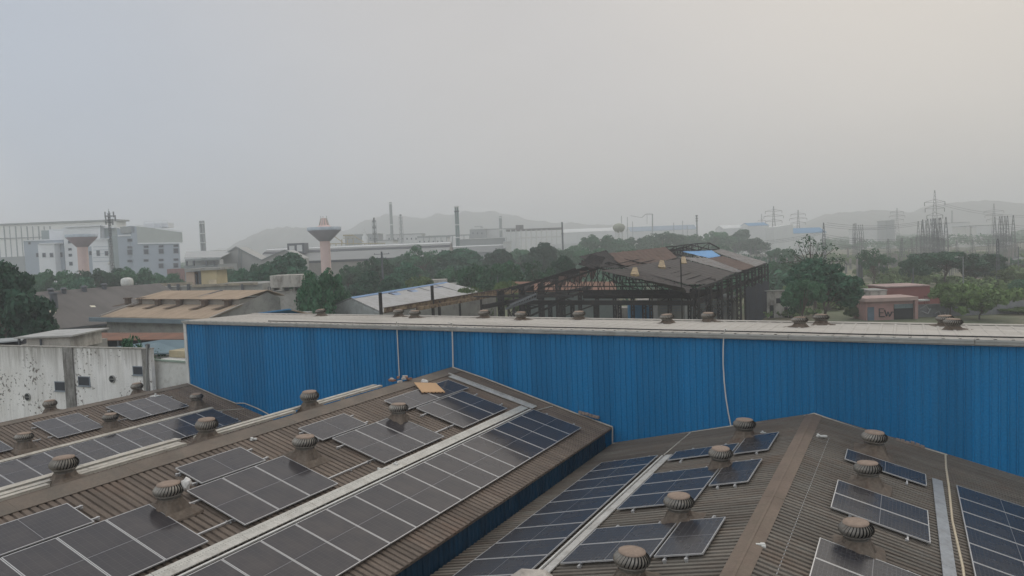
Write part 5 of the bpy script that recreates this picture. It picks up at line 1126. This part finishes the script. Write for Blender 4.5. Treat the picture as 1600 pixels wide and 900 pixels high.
M_RSL = mat('mid_grey_far_roof', (.27, .275, .27), .9, 0, .08, .1); M_DB = mat('dark_eave_band', (.08, .085, .09), .9)
t_, a, b, a2, b2 = longshed('very long grey factory roof running behind the funnel water tower', 396, 700, 383.5, 407, 345, 44, M_RSL, mat('tan_grey_wall', (.30, .28, .25), .9, 0, .12, .3), strip=((.86, .93, M_FARW), (.60, .74, M_DB)))
mb = MB(); cbox(mb, 449, 475, 380, 396, 352, 8, 0); mb.build('roof_monitor', M_DKG, t_); mb = MB(); cbox(mb, 452, 460, 384, 394, 351.8, .3, 0); cbox(mb, 464, 472, 382.5, 393, 351.8, .3, 0); mb.build('monitor_panel', M_FARW, t_)
mb = MB(); cbox(mb, 398, 700, 405, 408.5, 344.6, .3); mb.build('eave_band', M_DB, t_)
gb = broot('twin_gabled_factory', 'pale grey twin-gabled factory end left of the funnel water tower', 'factory', 385, 320)
def gp(x, y, D=320): return A(x, y, D)
base = cp(338, 320, 0), cp(470, 320, 0)
prof = [(338, 407), (372, 386), (390, 396), (411, 407), (430, 398), (448, 391), (470, 403)]
pts = [base[0]] + [Vector((cp(x, 320, 8).x, cp(x, 320, 8).y, gp(x, y).z)) for x, y in prof] + [base[1]]
MB().poly(pts, FH * 14).build('wall', mat('pale_grey_gable', (.38, .38, .36), .9, 0, .07, .2), gb)
mb = MB()
for (p, q) in zip(pts[1:-2], pts[2:-1]): mb.bar(p - FH * .3 + UP * .2, q - FH * .3 + UP * .2, .9, .4)
mb.build('roof_edge', M_FARG, gb)
for x in (373, 377): mb = MB(); mb.bar(cp(x, 319.6, 0), A(x, 390, 319.6), .3); mb.build('joint', M_FARG, gb)
mb = MB(); cbox(mb, 300, 336, 392, 396, 330, 30, 0); mb.build('low_roof', M_FARW, gb)
op = broot('open_sided_shed', 'open-sided grey shed with a streaky pale roof right of the pale blue factory', 'shed', 325, 300)
mb = MB(); mb.poly([A(288, 404, 290), A(345, 403, 290), A(365, 393, 330), A(290, 394, 330)], UP * .3); mb.build('roof', mat('streaky_far_roof', (.34, .35, .35), .85, 0, .1, .3, (.55, .55, .53), .5, .62, streak=(.3, 2, 1)), op)
mb = MB(); cbox(mb, 289, 344, 404, 407, 289.8, 1); mb.build('fascia', M_FARG, op)
mb = MB(); cbox(mb, 290, 343, 414, None, 291, 20); mb.build('wall', M_FARG, op)
for x in (290, 301, 321, 333): mb = MB(); cbox(mb, x, x + 2.4, 407, 415, 290, .7); mb.build('pillar', M_DKG, op)
mb = MB(); cbox(mb, 290, 343, 406, 415, 304, 4); mb.build('back_wall', M_FARW, op)
longshed('long dark grey shed roof behind the trees, centre left', 640, 790, 385, 396, 370, 40, mat('dk_far_roof', (.19, .20, .20), .9), M_FARG, strip=((.85, .95, M_FARW),))
cv = broot('conveyor_gallery', 'pale conveyor gallery on thin arched legs behind the long grey roof', 'conveyor', 560, 420)
mb = MB(); mb.poly([A(515, 385, 420), A(600, 384, 420), A(598, 380, 420), A(566, 379, 420), A(552, 370, 420), A(536, 371, 420), A(522, 368, 420), A(515, 377, 420)][::-1], FH * 3) if False else None
for x in range(516, 600, 9): mb.bar(A(x, 392, 420), A(x, 380 - (6 if 530 < x < 556 else 0), 420), .4)
mb.bar(A(514, 381, 420), A(602, 380, 420), .5); mb.bar(A(522, 369, 420), A(536, 379, 420), .4); mb.bar(A(514, 378, 420), A(522, 369, 420), .4); mb.bar(A(536, 368, 420), A(552, 368, 420), .5, .9); mb.bar(A(552, 368, 420), A(568, 378, 420), .5); mb.bar(A(536, 372, 420), A(554, 372, 420), .4); mb.build('frame', mat('yellowish_steel', (.42, .36, .22), .8), cv)
mb = MB(); cbox(mb, 515, 602, 384.5, None, 422, 5); mb.build('wall', M_FARW, cv)
dm = broot('white_spire', 'small pale pointed tank top between the funnel tower and the spiky stack', 'tank', 570, 470); c = cp(570, 470, A(570, 370, 470).z)
MB().lathe([(1.9, -24), (1.9, 0), (.9, 1.5), (.35, 4), (.1, 6.5)], c, 16).build('tank', M_FARW, dm)
k = 0
for (x0, x1, yt, D, m, lb) in ((578, 615, 376, 520, M_FARW, 'pale low plant building around the foot of the spiky stack'), (540, 592, 366, 640, M_FARG, 'grey gantry-topped block between the spiky stack and tallest chimney'), (604, 660, 366.5, 650, M_FARW, 'long pale plant hall at the foot of the tallest chimney'), (652, 700, 371, 600, M_FARW, 'low pale plant hall left of the green grey chimney'),
                               (735, 760, 358, 640, M_FARG, 'grey stepped plant building right of the green grey chimney'), (742, 752, 354.5, 650, M_FARW, 'small pale penthouse on the stepped plant building'), (752, 812, 358, 660, M_FARW, 'wide pale plant hall behind the slim grey chimney'), (716, 792, 373, 520, M_FARG, 'long low grey hall behind the green grey chimney'), (787, 800, 378, 380, M_WHITE, 'small white tank house beside the slim grey chimney')):
    t = broot('plant_building', lb, 'factory building', (x0 + x1) / 2, D, 'pale hazy plant buildings'); mb = MB(); cbox(mb, x0, x1, yt, None, D, 25); mb.build('wall', m, t)
    mb = MB(); cbox(mb, x0 - .5, x1 + .5, yt - 1, yt, D - .5, 26); mb.build('roof_edge', M_FARG if m is M_FARW else M_FARW, t)
    for j in range(int((x1 - x0) / 7)): window(t, x0 + 3 + j * 7, x0 + 5 + j * 7, yt + 5, yt + 8, D) if D < 655 and yt < 372 else None
tr = broot('pipe_trestle', 'row of thin pale trestle legs carrying a pipe, left of the green grey chimney', 'trestle', 730, 560)
mb = MB()
for x in range(662, 735, 9): mb.bar(cp(x, 560, 5), A(x, 368, 560), .5)
mb.bar(A(652, 370, 560), A(736, 367, 560), .6, .9); mb.bar(A(700, 366, 560), A(700, 366, 560), .5); mb.build('frame', M_FARG, tr)
cs = broot('conveyor_shed', 'long raised conveyor shed on a forest of thin pale legs, centre', 'conveyor', 842, 460)
mb = MB(); cbox(mb, 806, 818, 351.5, 358.5, 460, 8); cbox(mb, 790, 878, 357, 360, 460, 10); mb.build('gallery', mat('grey_brown_far', (.24, .23, .23), .85), cs)
for x in range(790, 879, 8): mb = MB(); mb.bar(cp(x, 460, 3), A(x, 359, 460), .55); mb.build('leg', M_FARW, cs)
mb = MB(); cbox(mb, 806, 880, 370, 371.5, 461, 3); cbox(mb, 855, 903, 381, 387, 440, 6); mb.build('lower_deck', M_FARW, cs)
for (x0, x1, yr, ye, D, mr, mw, lb) in ((985, 1090, 353, 360, 760, mat('slate_far_roof', (.22, .28, .34), .8), M_FARW, 'long slate blue roofed shed on the skyline behind the flare frame'), (880, 965, 357, 362, 800, M_FARW, M_FARW, 'long thin white roofed shed left of the round elevated tank'), (1130, 1205, 351, 356, 760, M_FARW, M_FARW, 'far pale shed on the skyline right of the telecom stack'),
                                        (1170, 1202, 348, 352.5, 740, M_FARB, M_FARW, 'small bright blue roof on the skyline left of the pylons'), (1240, 1292, 356, 364, 640, M_FARB, M_FARW, 'long blue roofed shed between the two left pylons and the hill'), (1560, 1625, 401, 407, 300, M_DKG, M_FARG, 'dark grey roofed shed at the right edge behind the trees')):
    longshed(lb, x0, x1, yr, ye, D, 30, mr, mw, name='far_shed', cat='shed', group='far sheds on the right-hand skyline')
sg = broot('slanted_roof_hall', 'pale hall with a slanted top edge beside the first pylon', 'hall', 1222, 600); a, b = cp(1210, 600, 0), cp(1240, 600, 0)
MB().poly([a, b, b.xy.to_3d() + UP * A(1240, 350, 600).z, a.xy.to_3d() + UP * A(1210, 355, 600).z], FH * 20).build('wall', M_FARW, sg)
for (x, yt, w, D, m, lb) in ((1370, 357, 60, 800, M_FARW, 'pale hazy building below the left end of the right-hand hills'), (1392, 345, 12, 760, M_FARG, 'small grey block tower in front of the first right-hand hill'), (1500, 348, 30, 760, M_FARW, 'pale hazy hall right of the dense gantry cluster'), (1550, 352, 60, 700, M_FARW, 'long pale hazy hall near the right edge'), (1522, 355, 8, 680, M_WHITE, 'small white tank near the right edge'), (1512, 354, 7, 680, M_WHITE, 'small white tank just left of its twin near the right edge')):
    t = broot('hazy_building', lb, 'building', x, D, 'hazy buildings below the right-hand hills'); mb = MB(); cbox(mb, x - w / 2, x + w / 2, yt, None, D, 20); mb.build('wall', m, t); mb = MB(); cbox(mb, x - w / 2 - .5, x + w / 2 + .5, yt - .8, yt, D - .5, 21); mb.build('roof_edge', M_FARG, t)

# ---------------------------------------------------------------- pylons, gantries, lines
M_LAT = mat('galvanised_lattice', (.17, .18, .19), .6, .4, .1, 1.)
def pylon(label, x, yt, D, w0=6.5, arms=(.70, .80, .90), aw=7):
    t = broot('power_pylon', label, 'pylon', x, D, 'lattice pylons on the right'); c = cp(x, D, 0); H = A(x, yt, D).z; th = max(.15, D * .00036)
    MB().lattice(c, (c.x, c.y, H * .66), w0, 2.0, 8, th).lattice((c.x, c.y, H * .66), (c.x, c.y, H), 2.0, .4, 6, th).build('tower', M_LAT, t)
    for u in arms:
        mb = MB(); z = H * u; w = aw * (1.25 - .5 * abs(u - .8) * 4) 
        for s_ in (-1, 1): e_ = Vector((c.x, c.y, z)) + RH * (s_ * w); mb.bar((c.x, c.y, z - .4), e_, th); mb.bar((c.x, c.y, z + 1.5), e_, th); mb.tube(e_, e_ - UP * 2.2, .18, n=5)
        mb.build('cross_arm', M_LAT, t)
    return t
pylon('hazy pylon above the slanted roof hall', 1210, 322, 640)
pylon('fainter pylon above the long blue roofed shed', 1248, 328, 720)
pylon('very faint short pylon left of the slanted roof hall', 1191, 334, 1100, 5, (.8,), 5)
pylon('small faint pylon in front of the first right-hand hill', 1402, 325, 800)
pylon('tallest pylon rising behind the dense gantry cluster', 1461, 297, 420, 5.5, (.74, .83, .64), 5)
pylon('slim faint pylon in front of the right-hand hill near the edge', 1553, 318, 700, 6, (.62, .72, .82), 8)
def gantry_proto():
    t = thing('substation_gantry', 'proto', 'gantry', (0, 0, 0), 0, 'lattice gantries of the substation')
    for k in range(3):
        x = (k - 1) * 9.0
        MB().lattice((x, 0, 0), (x, 0, 12), 1.7, 1.3, 7, .12).lattice((x, 0, 12), (x, 0, 19), 1.3, .25, 5, .11).build('column', M_LAT, t)
    for z in (11.6, 7.2): MB().lattice((-9, 0, z), (9, 0, z), .9, .9, 14, .09).build('beam', M_LAT, t)
    for k in range(6): MB().tube((-7.6 + k * 3.04, 0, 11.2), (-7.6 + k * 3.04, 0, 9.4), .16, n=6).build('insulator_string', M_STEEL, t)
    return t
GP = gantry_proto(); gfirst = True
for (x, yt, D, rot, sx, lb) in ((1288, 348, 330, 1.15, 1.0, 'three-peaked dark gantry just above the sparse treetop'), (1336, 349, 420, 1.2, 1.0, 'hazy three-column gantry right of the big round tree'), (1345, 351, 470, 1.25, 1.0, 'fainter gantry overlapping the hazy one right of the big round tree'),
                                (1450, 342, 330, 1.28, 1.0, 'gantry at the left side of the dense dark cluster'), (1461, 341, 310, 1.2, 1.05, 'central gantry of the dense dark cluster under the tallest pylon'), (1470, 340, 290, 1.22, 1.05, 'nearest darkest gantry at the right side of the dense cluster'),
                                (1441, 345, 380, 1.25, 1.0, 'faint outermost gantry at the left of the dense cluster'), (1562, 338, 350, 1.2, 1.0, 'gantry near the right edge, left of its twin'), (1574, 337, 320, 1.2, 1.0, 'gantry nearest the right edge'), (1150, 388, 330, .3, .9, 'low gantry behind the far end of the ruined hall'),
                                (1190, 384, 360, .9, .9, 'low gantry above the right end of the ruined hall'), (1410, 372, 360, .2, .9, 'broad gantry seen face-on over the green field'), (1520, 375, 340, .1, .9, 'broad low gantry seen face-on right of the dense cluster'), (1235, 390, 380, .4, .8, 'low gantry left of the sparse treetop')):
    c = cp(x, D, 0); H = A(x, yt, D).z; s_ = H / 19
    if gfirst: gfirst = False; GP.location = c; GP.rotation_euler = (0, 0, YAW + rot); GP.scale = (sx, sx, s_); GP['label'] = lb
    else: dup(GP, c, YAW + rot, (sx, sx, s_), lb)
def bay_proto():
    t = thing('switchgear_frame', 'proto', 'switchgear', (0, 0, 0), 0, 'small switchgear frames in the substation yard')
    for x in (-1.6, 0, 1.6): MB().bar((x, 0, 0), (x, 0, 3), .2).build('leg', M_LAT, t)
    for x in (-1.6, 0, 1.6): MB().tube((x, 0, 3.1), (x, 0, 5.6), .2, .13, 7).build('insulator', mat('grey_insulator', (.26, .24, .23), .4), t)
    MB().bar((-2, 0, 3), (2, 0, 3), .25).bar((-2, 0, 5.7), (2, 0, 5.7), .09).build('frame', M_LAT, t); return t
BP = bay_proto(); rg = random.Random(3); i = 0
for row, D in enumerate((255, 280, 310, 345, 390)):
    for x in range(1150 + row * 7, 1600, 38):
        c = cp(x + rg.uniform(-6, 6), D, 0); lb = 'thin grey switchgear frame on posts in the hazy green substation yard'
        if i == 0: BP.location = c; BP.rotation_euler = (0, 0, YAW + .2); BP['label'] = lb
        else: dup(BP, c, YAW + rg.choice((.2, 1.3)), (1.2, 1.2, rg.uniform(.9, 1.7)), lb)
        i += 1
def line(label, x0, y0, D0, x1, y1, D1, sag, n=3, gap=.9, r=.05):
    a, b = A(x0, y0, D0), A(x1, y1, D1); mb = MB()
    for k in range(n):
        o = UP * (-gap * k * .9) + FH * (gap * 2 * k); pts = [a.lerp(b, u / 14) + o - UP * (sag * 4 * (u / 14) * (1 - u / 14)) for u in range(15)]; mb.path(pts, r, 4)
    tag(mb.build('power_line', M_DKG, origin=a), label, 'power line', 'sagging power lines of the substation')
line('bundle of lines from the three-peaked gantry to the dense cluster', 1288, 366, 330, 1461, 366, 310, 2.5)
line('bundle of lines from the dense cluster out to the right edge gantry', 1470, 364, 290, 1574, 363, 320, 1.8)
line('lines from behind the ruin to the three-peaked gantry', 1120, 372, 380, 1288, 360, 330, 3)
line('upper lines from the three-peaked gantry towards the hills', 1292, 348, 330, 1450, 344, 330, 2)
line('lines leaving the right edge gantry out of the picture', 1574, 350, 320, 1700, 345, 340, 2)
line('long low lines across the green field below the dense cluster', 1330, 392, 300, 1600, 378, 290, 1.5, 3, .7)
line('lowest lines passing right of the sparse tree', 1300, 380, 320, 1470, 384, 310, 2, 2)
line('lines from the tallest pylon down to the right edge', 1461, 314, 420, 1700, 330, 380, 5, 2)
line('lines at the right edge above the dark shed', 1500, 372, 330, 1680, 366, 320, 1.5, 3)
for x, yt, D, lb in ((1409, 372, 300, 'left leaning lattice strut in the green field'), (1424, 372, 300, 'right leaning lattice strut in the green field')):
    t = broot('lattice_strut', lb, 'strut', x, D); c = cp(x + (4 if x > 1415 else -4), D, 0); MB().lattice(c, A(x, yt, D), 1.1, .5, 10, .14).build('mast', M_LAT, t)

# ================================================================ trees
def leaf_mat(name, a, b):
    m = mat(name, a, .75, 0, .35, .7, b, .42, .62, spec=.25, rnd=.38); t = m.node_tree; bs = t.nodes['Principled BSDF']
    return m
M_LEAF = leaf_mat('mid_green_leaves', (.036, .118, .056), (.064, .152, .076)); M_LEAFD = leaf_mat('dark_green_leaves', (.030, .098, .054), (.046, .125, .070)); M_LEAFY = leaf_mat('yellow_green_leaves', (.078, .130, .040), (.115, .165, .060))
M_BARK = mat('grey_bark', (.09, .075, .06), .95, 0, .3, 2.)
def crown(name, m, R, H, z0, nclump, nleaf, cr, seed, leaf=.30, flat=1., hollow=.55, umbrella=False):
    g = np.random.default_rng(seed); cs = []
    lob = [(g.uniform(0, 6.28), g.uniform(.55, 1.0), g.uniform(.3, 1)) for _ in range(7)]
    lobes = []; lr = .42
    while len(cs) < nclump:
        p = g.normal(size=3); p /= np.linalg.norm(p); rad = g.uniform(hollow, 1.0)
        az = math.atan2(p[1], p[0]); k = .78 + .22 * max(math.cos(az - l[0]) * l[1] for l in lob) + .08 * math.sin(az * 5 + seed)
        if umbrella: p[2] = abs(p[2]) * .9 - .12
        elif p[2] < -.55: continue
        low = 1 - .25 * max(0, -p[2])
        if len(lobes) < 9: lobes.append(p * g.uniform(.5, .78)); continue
        lb_ = lobes[g.integers(len(lobes))]; q = g.normal(size=3); q /= np.linalg.norm(q); q[2] = q[2] * .8 + .15; p = lb_ + q * lr * g.uniform(.75, 1.1); rad = 1.0; k = 1.0
        cs.append((p[0] * R * rad * k * low, p[1] * R * rad * k * low, z0 + H / 2 + p[2] * H / 2 * rad * (1 if p[2] > 0 else .9) * flat))
    cs = np.array(cs); V = []
    for c in cs:
        r = cr * g.uniform(.6, 1.25); n = int(nleaf * g.uniform(.7, 1.2)); d = g.normal(size=(n, 3)); d /= np.linalg.norm(d, axis=1)[:, None]
        d[:, 2] *= .75; pos = c + d * r * g.uniform(.75, 1.12, (n, 1)); nn = d + g.normal(size=(n, 3)) * .55; nn /= np.linalg.norm(nn, axis=1)[:, None]
        t = np.cross(nn, g.normal(size=(n, 3))); t /= np.linalg.norm(t, axis=1)[:, None]; b = np.cross(nn, t); s = leaf * g.uniform(.5, 1.25, (n, 1))
        V.append(np.stack([pos - t * s - b * s * .15, pos - b * s * .6, pos + t * s, pos + b * s * .6], 1))
    V = np.concatenate(V).reshape(-1, 3); nf = len(V) // 4
    me = bpy.data.meshes.new(name); me.vertices.add(len(V)); me.vertices.foreach_set('co', V.ravel()); me.loops.add(nf * 4); me.polygons.add(nf)
    me.loops.foreach_set('vertex_index', np.arange(nf * 4)); me.polygons.foreach_set('loop_start', np.arange(0, nf * 4, 4)); me.materials.append(m); me.update(); me.validate(); return me, cs
def tree_proto(label, m, R, H, z0, seed, nclump=60, nleaf=150, cr=1.15, limbs=14, leaf=.30, umbrella=False, name='tree', th=.26, hollow=.55):
    t = thing(name, label, 'tree', (0, 0, 0)); me, cs = crown('crown', m, R, H, z0, nclump, nleaf, cr, seed, leaf, umbrella=umbrella, hollow=hollow)
    o = bpy.data.objects.new('crown', me); COL.objects.link(o); o.parent = t
    rg = random.Random(seed); mb = MB(); pts = [Vector((0, 0, -.3))]
    for k in range(1, 5): pts.append(Vector((rg.uniform(-.25, .25) * k, rg.uniform(-.25, .25) * k, (z0 + H * .45) * k / 4)))
    for k in range(4): mb.tube(pts[k], pts[k + 1], th * (1.15 - k * .22), th * (1.15 - (k + 1) * .22), 8, caps=False)
    for c in rg.sample([tuple(c) for c in cs], min(limbs, len(cs))):
        u = rg.uniform(.4, 1); k = min(3, int(u * 4)); a = pts[k].lerp(pts[k + 1], u * 4 - k); c = Vector(c); mid = a.lerp(c, .55) + UP * (.1 * (c - a).length); mb.tube(a, mid, th * .42, th * .26, 6, caps=False); mb.tube(mid, c, th * .26, th * .08, 5, caps=False)
    mb.build('trunk', M_BARK, t); return t
# prototypes, all about 10 m wide and 12 m tall: index -> (object, nominal radius, nominal height)
PR = []
PR.append((tree_proto('p', M_LEAF, 5, 9.5, 2.6, 1, 90, 170), 5.6, 12.6))
PR.append((tree_proto('p', M_LEAFD, 5, 10, 2.0, 2, 110, 190, 1.1), 5.6, 12.5))
PR.append((tree_proto('p', M_LEAFY, 5, 8.5, 3.0, 3, 70, 130, 1.2), 5.6, 12.2))
PR.append((tree_proto('p', M_LEAFD, 6.2, 7.5, 4.2, 4, 110, 150, 1.1), 6.8, 12.2))
PR.append((tree_proto('p', M_LEAF, 4.6, 9, 3.2, 5, 42, 75, 1.0, 30, .26, hollow=.35), 5.2, 12.6))
PR.append((tree_proto('p', M_LEAF, 4.6, 7.5, 4.4, 6, 60, 16, .8, 48, .20, hollow=.3), 5.2, 12.4))
PR.append((tree_proto('p', M_LEAFY, 4.5, 4.2, .2, 7, 60, 130, .8, 8, .26, name='bush', th=.12), 5.0, 4.8))
used = set()
def tree(label, x, yt, w, D, k, cat=None, name=None):
    P, r0, h0 = PR[k]; c = cp(x, D, 0); H = A(x, yt, D).z; Wd = w * D / FPX; H = max(H, 1.5); sx = Wd / (2 * r0); sz = H / h0
    if k in used: o = dup(P, c, random.uniform(0, 6.28), (sx, sx, sz))
    else: used.add(k); o = P; o.location = c; o.rotation_euler = (0, 0, random.uniform(0, 6.28)); o.scale = (sx, sx, sz)
    o['label'] = label; o['category'] = cat or ('bush' if k == 6 else 'tree'); o['group'] = 'trees and bushes between the factories'
T = [
 ('huge dark tree filling the left edge behind the stained wall', 8, 404, 150, 92, 1), ('dark bushy tree at the right flank of the huge left-edge tree', 42, 424, 62, 100, 1),
 ('tree crown left of the small funnel tower stem, below the white office', 92, 413, 62, 200, 0), ('tree before the foot of the white office block, right of the left-edge tree', 66, 420, 50, 220, 0),
 ('round tree directly right of the small funnel tower stem', 148, 413, 62, 215, 0), ('dark tree at the foot of the telecom mast', 176, 418, 48, 230, 1), ('broad tree below the left windows of the pale blue factory', 212, 410, 62, 225, 0),
 ('low tree below the right windows of the pale blue factory', 256, 421, 56, 240, 0), ('low hazy tree left of the small yellow stair tower', 280, 424, 34, 230, 4), ('low hedge-like tree above the grey roofed shed ridge', 120, 432, 70, 190, 1),
 ('small tree behind the yellow stair tower roof', 352, 412, 46, 240, 0), ('tree behind the flat roofs left of the tank house', 385, 418, 56, 200, 1), ('dark tree directly behind the tank house', 414, 412, 60, 175, 1),
 ('big domed tree in front of the twin-gabled factory', 450, 393, 96, 190, 1), ('smaller tree at the left shoulder of the big domed tree', 418, 402, 60, 210, 0),
 ('leafy green tree in front of everything, just right of the tank house', 511, 407, 74, 112, 0), ('low green tree joined to the leafy one by the blue-edged shed', 536, 442, 52, 118, 0), ('dark low tree between tank house and leafy green tree', 489, 440, 34, 125, 1),
 ('tree below the long grey roof right of the funnel tower', 548, 408, 54, 215, 0), ('tree with pointed top below the long grey factory wall', 572, 405, 44, 230, 4), ('tall tree behind the crossarm pole', 590, 394, 60, 220, 0), ('dark tree left of the crossarm pole', 566, 422, 66, 170, 1), ('dark tree right of the crossarm pole', 628, 408, 64, 195, 1),
 ('tall loose tree with a pale flowery top, above the blue-edged shed', 655, 379, 62, 260, 4), ('tree behind the loose flowery-topped tree', 640, 392, 60, 290, 0), ('light green low tree just above the blue ridge strip', 652, 424, 62, 160, 2), ('low dark tree left of the light green one', 610, 432, 56, 160, 1),
 ('broad dark tree at the foot of the green grey chimney, left side', 692, 390, 72, 270, 1), ('broad dark tree at the foot of the green grey chimney, right side', 742, 386, 84, 270, 1), ('tall dark tree below the slim grey chimney', 775, 388, 66, 285, 1), ('tree over the right end of the blue-edged shed', 716, 410, 70, 200, 0),
 ('mid green tree above the middle of the rusty girder', 752, 404, 66, 165, 0), ('bright green low tree behind the rusty girder', 742, 440, 60, 135, 2), ('leafy tree above the right end of the rusty girder', 795, 400, 70, 170, 0), ('low light green bush above the red brown roof', 800, 430, 56, 140, 2),
 ('dark tree left of the ruined hall, under the conveyor shed', 842, 378, 64, 280, 1), ('grey green loose tree left of the ruined hall peak', 838, 404, 70, 165, 4), ('dark tree just left of the ruined hall peak', 878, 398, 56, 185, 1), ('wide hazy tree below the thin dark chimney', 876, 384, 56, 330, 0), ('tree below the conveyor shed legs', 812, 384, 54, 330, 0),
 ('hazy bushy-topped tree left of the round elevated tank', 935, 361, 60, 430, 0), ('hazy tree right under the thin dark chimney', 905, 378, 50, 400, 0), ('hazy tree below the round elevated tank', 968, 368, 56, 430, 0), ('hazy tree above the left peak of the ruined hall', 925, 382, 60, 310, 0), ('hazy tree right of the round elevated tank', 995, 366, 50, 470, 0),
 ('broad hazy tree above the middle of the ruined hall roof', 1035, 358, 66, 480, 0), ('hazy tree below the far telecom stack', 1084, 362, 52, 500, 0), ('hazy tree right of the far telecom stack', 1118, 357, 58, 520, 0), ('dense hazy tree above the bare ridge truss', 1150, 358, 50, 540, 1), ('hazy tree above the right end of the ruined hall roof', 1182, 368, 46, 480, 0),
 ('lower hazy tree behind the ruined hall ridge, left part', 985, 385, 60, 300, 0), ('lower hazy tree behind the bare ridge truss', 1050, 376, 70, 380, 0), ('lower hazy tree behind the blue roof sheet', 1110, 378, 66, 400, 0),
 ('tree right behind the ruined hall corner', 1218, 404, 62, 210, 0), ('hazy tree in the gap right of the ruined hall', 1222, 384, 44, 330, 0),
 ('big round dense tree standing between ruined hall and pink hut', 1288, 402, 124, 128, 1), ('left lobe tree of the big round tree, over the broken white wall', 1256, 428, 62, 124, 0), ('sparse branchy treetop rising behind the big round tree', 1272, 367, 100, 150, 5),
 ('slender loose tree on the field left of the pink hut', 1364, 386, 56, 215, 4), ('small umbrella-shaped tree right above the pink hut', 1424, 402, 52, 195, 3), ('broad umbrella-shaped tree behind the street lamp', 1478, 392, 110, 205, 3), ('tree joined to the right of the umbrella-shaped tree', 1528, 396, 76, 210, 1),
 ('large front bush right of the pink hut', 1530, 438, 112, 134, 6), ('bright leafy shoulder of the front bush behind the red building', 1484, 437, 52, 138, 2), ('yellow-green loose tree near the right edge', 1580, 416, 60, 190, 2), ('tree at the far right edge', 1612, 432, 60, 160, 0), ('hazy small tree on the field behind the pink hut', 1385, 398, 30, 280, 0),
 ('hazy bushy tree near the lattice pole', 1556, 396, 50, 260, 4), ('hazy tree at the right edge behind the yellow-green one', 1598, 404, 46, 280, 0)]
for a in T: tree(*a)
tree('small bright green bush growing behind the stained wall on the veranda side', 222, 516, 92, 56, 4)
for lb, x, yt, w, D in (('low bushes at the left foot of the pink hut', 1333, 476, 34, 143), ('low bush in front of the compound wall at the right edge', 1592, 482, 60, 140), ('low scrub bush left of the slender loose tree', 1325, 448, 40, 190), ('low scrub bush in the field right of the slender loose tree', 1392, 440, 44, 230)): tree(lb, x, yt, w, D, 6)

# woods and scrub nobody could count: far belt of foliage
def stuff_belt(name, x0, x1, D0, D1, n, hr, seed, m, wr=(9, 16)):
    g = np.random.default_rng(seed); V = []
    for _ in range(n):
        D = g.uniform(D0, D1); c = cp(float(g.uniform(x0, x1)), D, 0); w = g.uniform(*wr); h = g.uniform(*hr)
        for _ in range(9):
            k = 42; d = g.normal(size=(k, 3)); d /= np.linalg.norm(d, axis=1)[:, None]; o = np.array([c.x + g.uniform(-.5, .5) * w, c.y + g.uniform(-.5, .5) * w, h * g.uniform(.3, .82)])
            pos = o + d * np.array([w * .24, w * .24, h * .22]); nn = d + g.normal(size=(k, 3)) * .5; nn /= np.linalg.norm(nn, axis=1)[:, None]; t = np.cross(nn, g.normal(size=(k, 3))); t /= np.linalg.norm(t, axis=1)[:, None]; b = np.cross(nn, t); s = g.uniform(.5, 1.3, (k, 1)) * (.45 + D / 900)
            V.append(np.stack([pos - t * s, pos - b * s * .6, pos + t * s, pos + b * s * .6], 1))
    V = np.concatenate(V).reshape(-1, 3); nf = len(V) // 4; me = bpy.data.meshes.new(name); me.vertices.add(len(V)); me.vertices.foreach_set('co', V.ravel()); me.loops.add(nf * 4); me.polygons.add(nf)
    me.loops.foreach_set('vertex_index', np.arange(nf * 4)); me.polygons.foreach_set('loop_start', np.arange(0, nf * 4, 4)); me.materials.append(m); me.update()
    o = bpy.data.objects.new(name, me); COL.objects.link(o); tag(o, None, None, None, 'stuff')
stuff_belt('far_woodland', -40, 1680, 620, 1500, 520, (8, 14), 21, M_LEAF, (14, 26))
stuff_belt('scrub', 380, 1240, 190, 420, 260, (4, 8.5), 22, M_LEAFD)
stuff_belt('scrub', -60, 400, 170, 330, 110, (5, 9.5), 23, M_LEAFD)
stuff_belt('scrub', 1200, 1660, 150, 500, 150, (1.5, 4.5), 24, M_LEAFY, (5, 12))
bpy.context.view_layer.update()
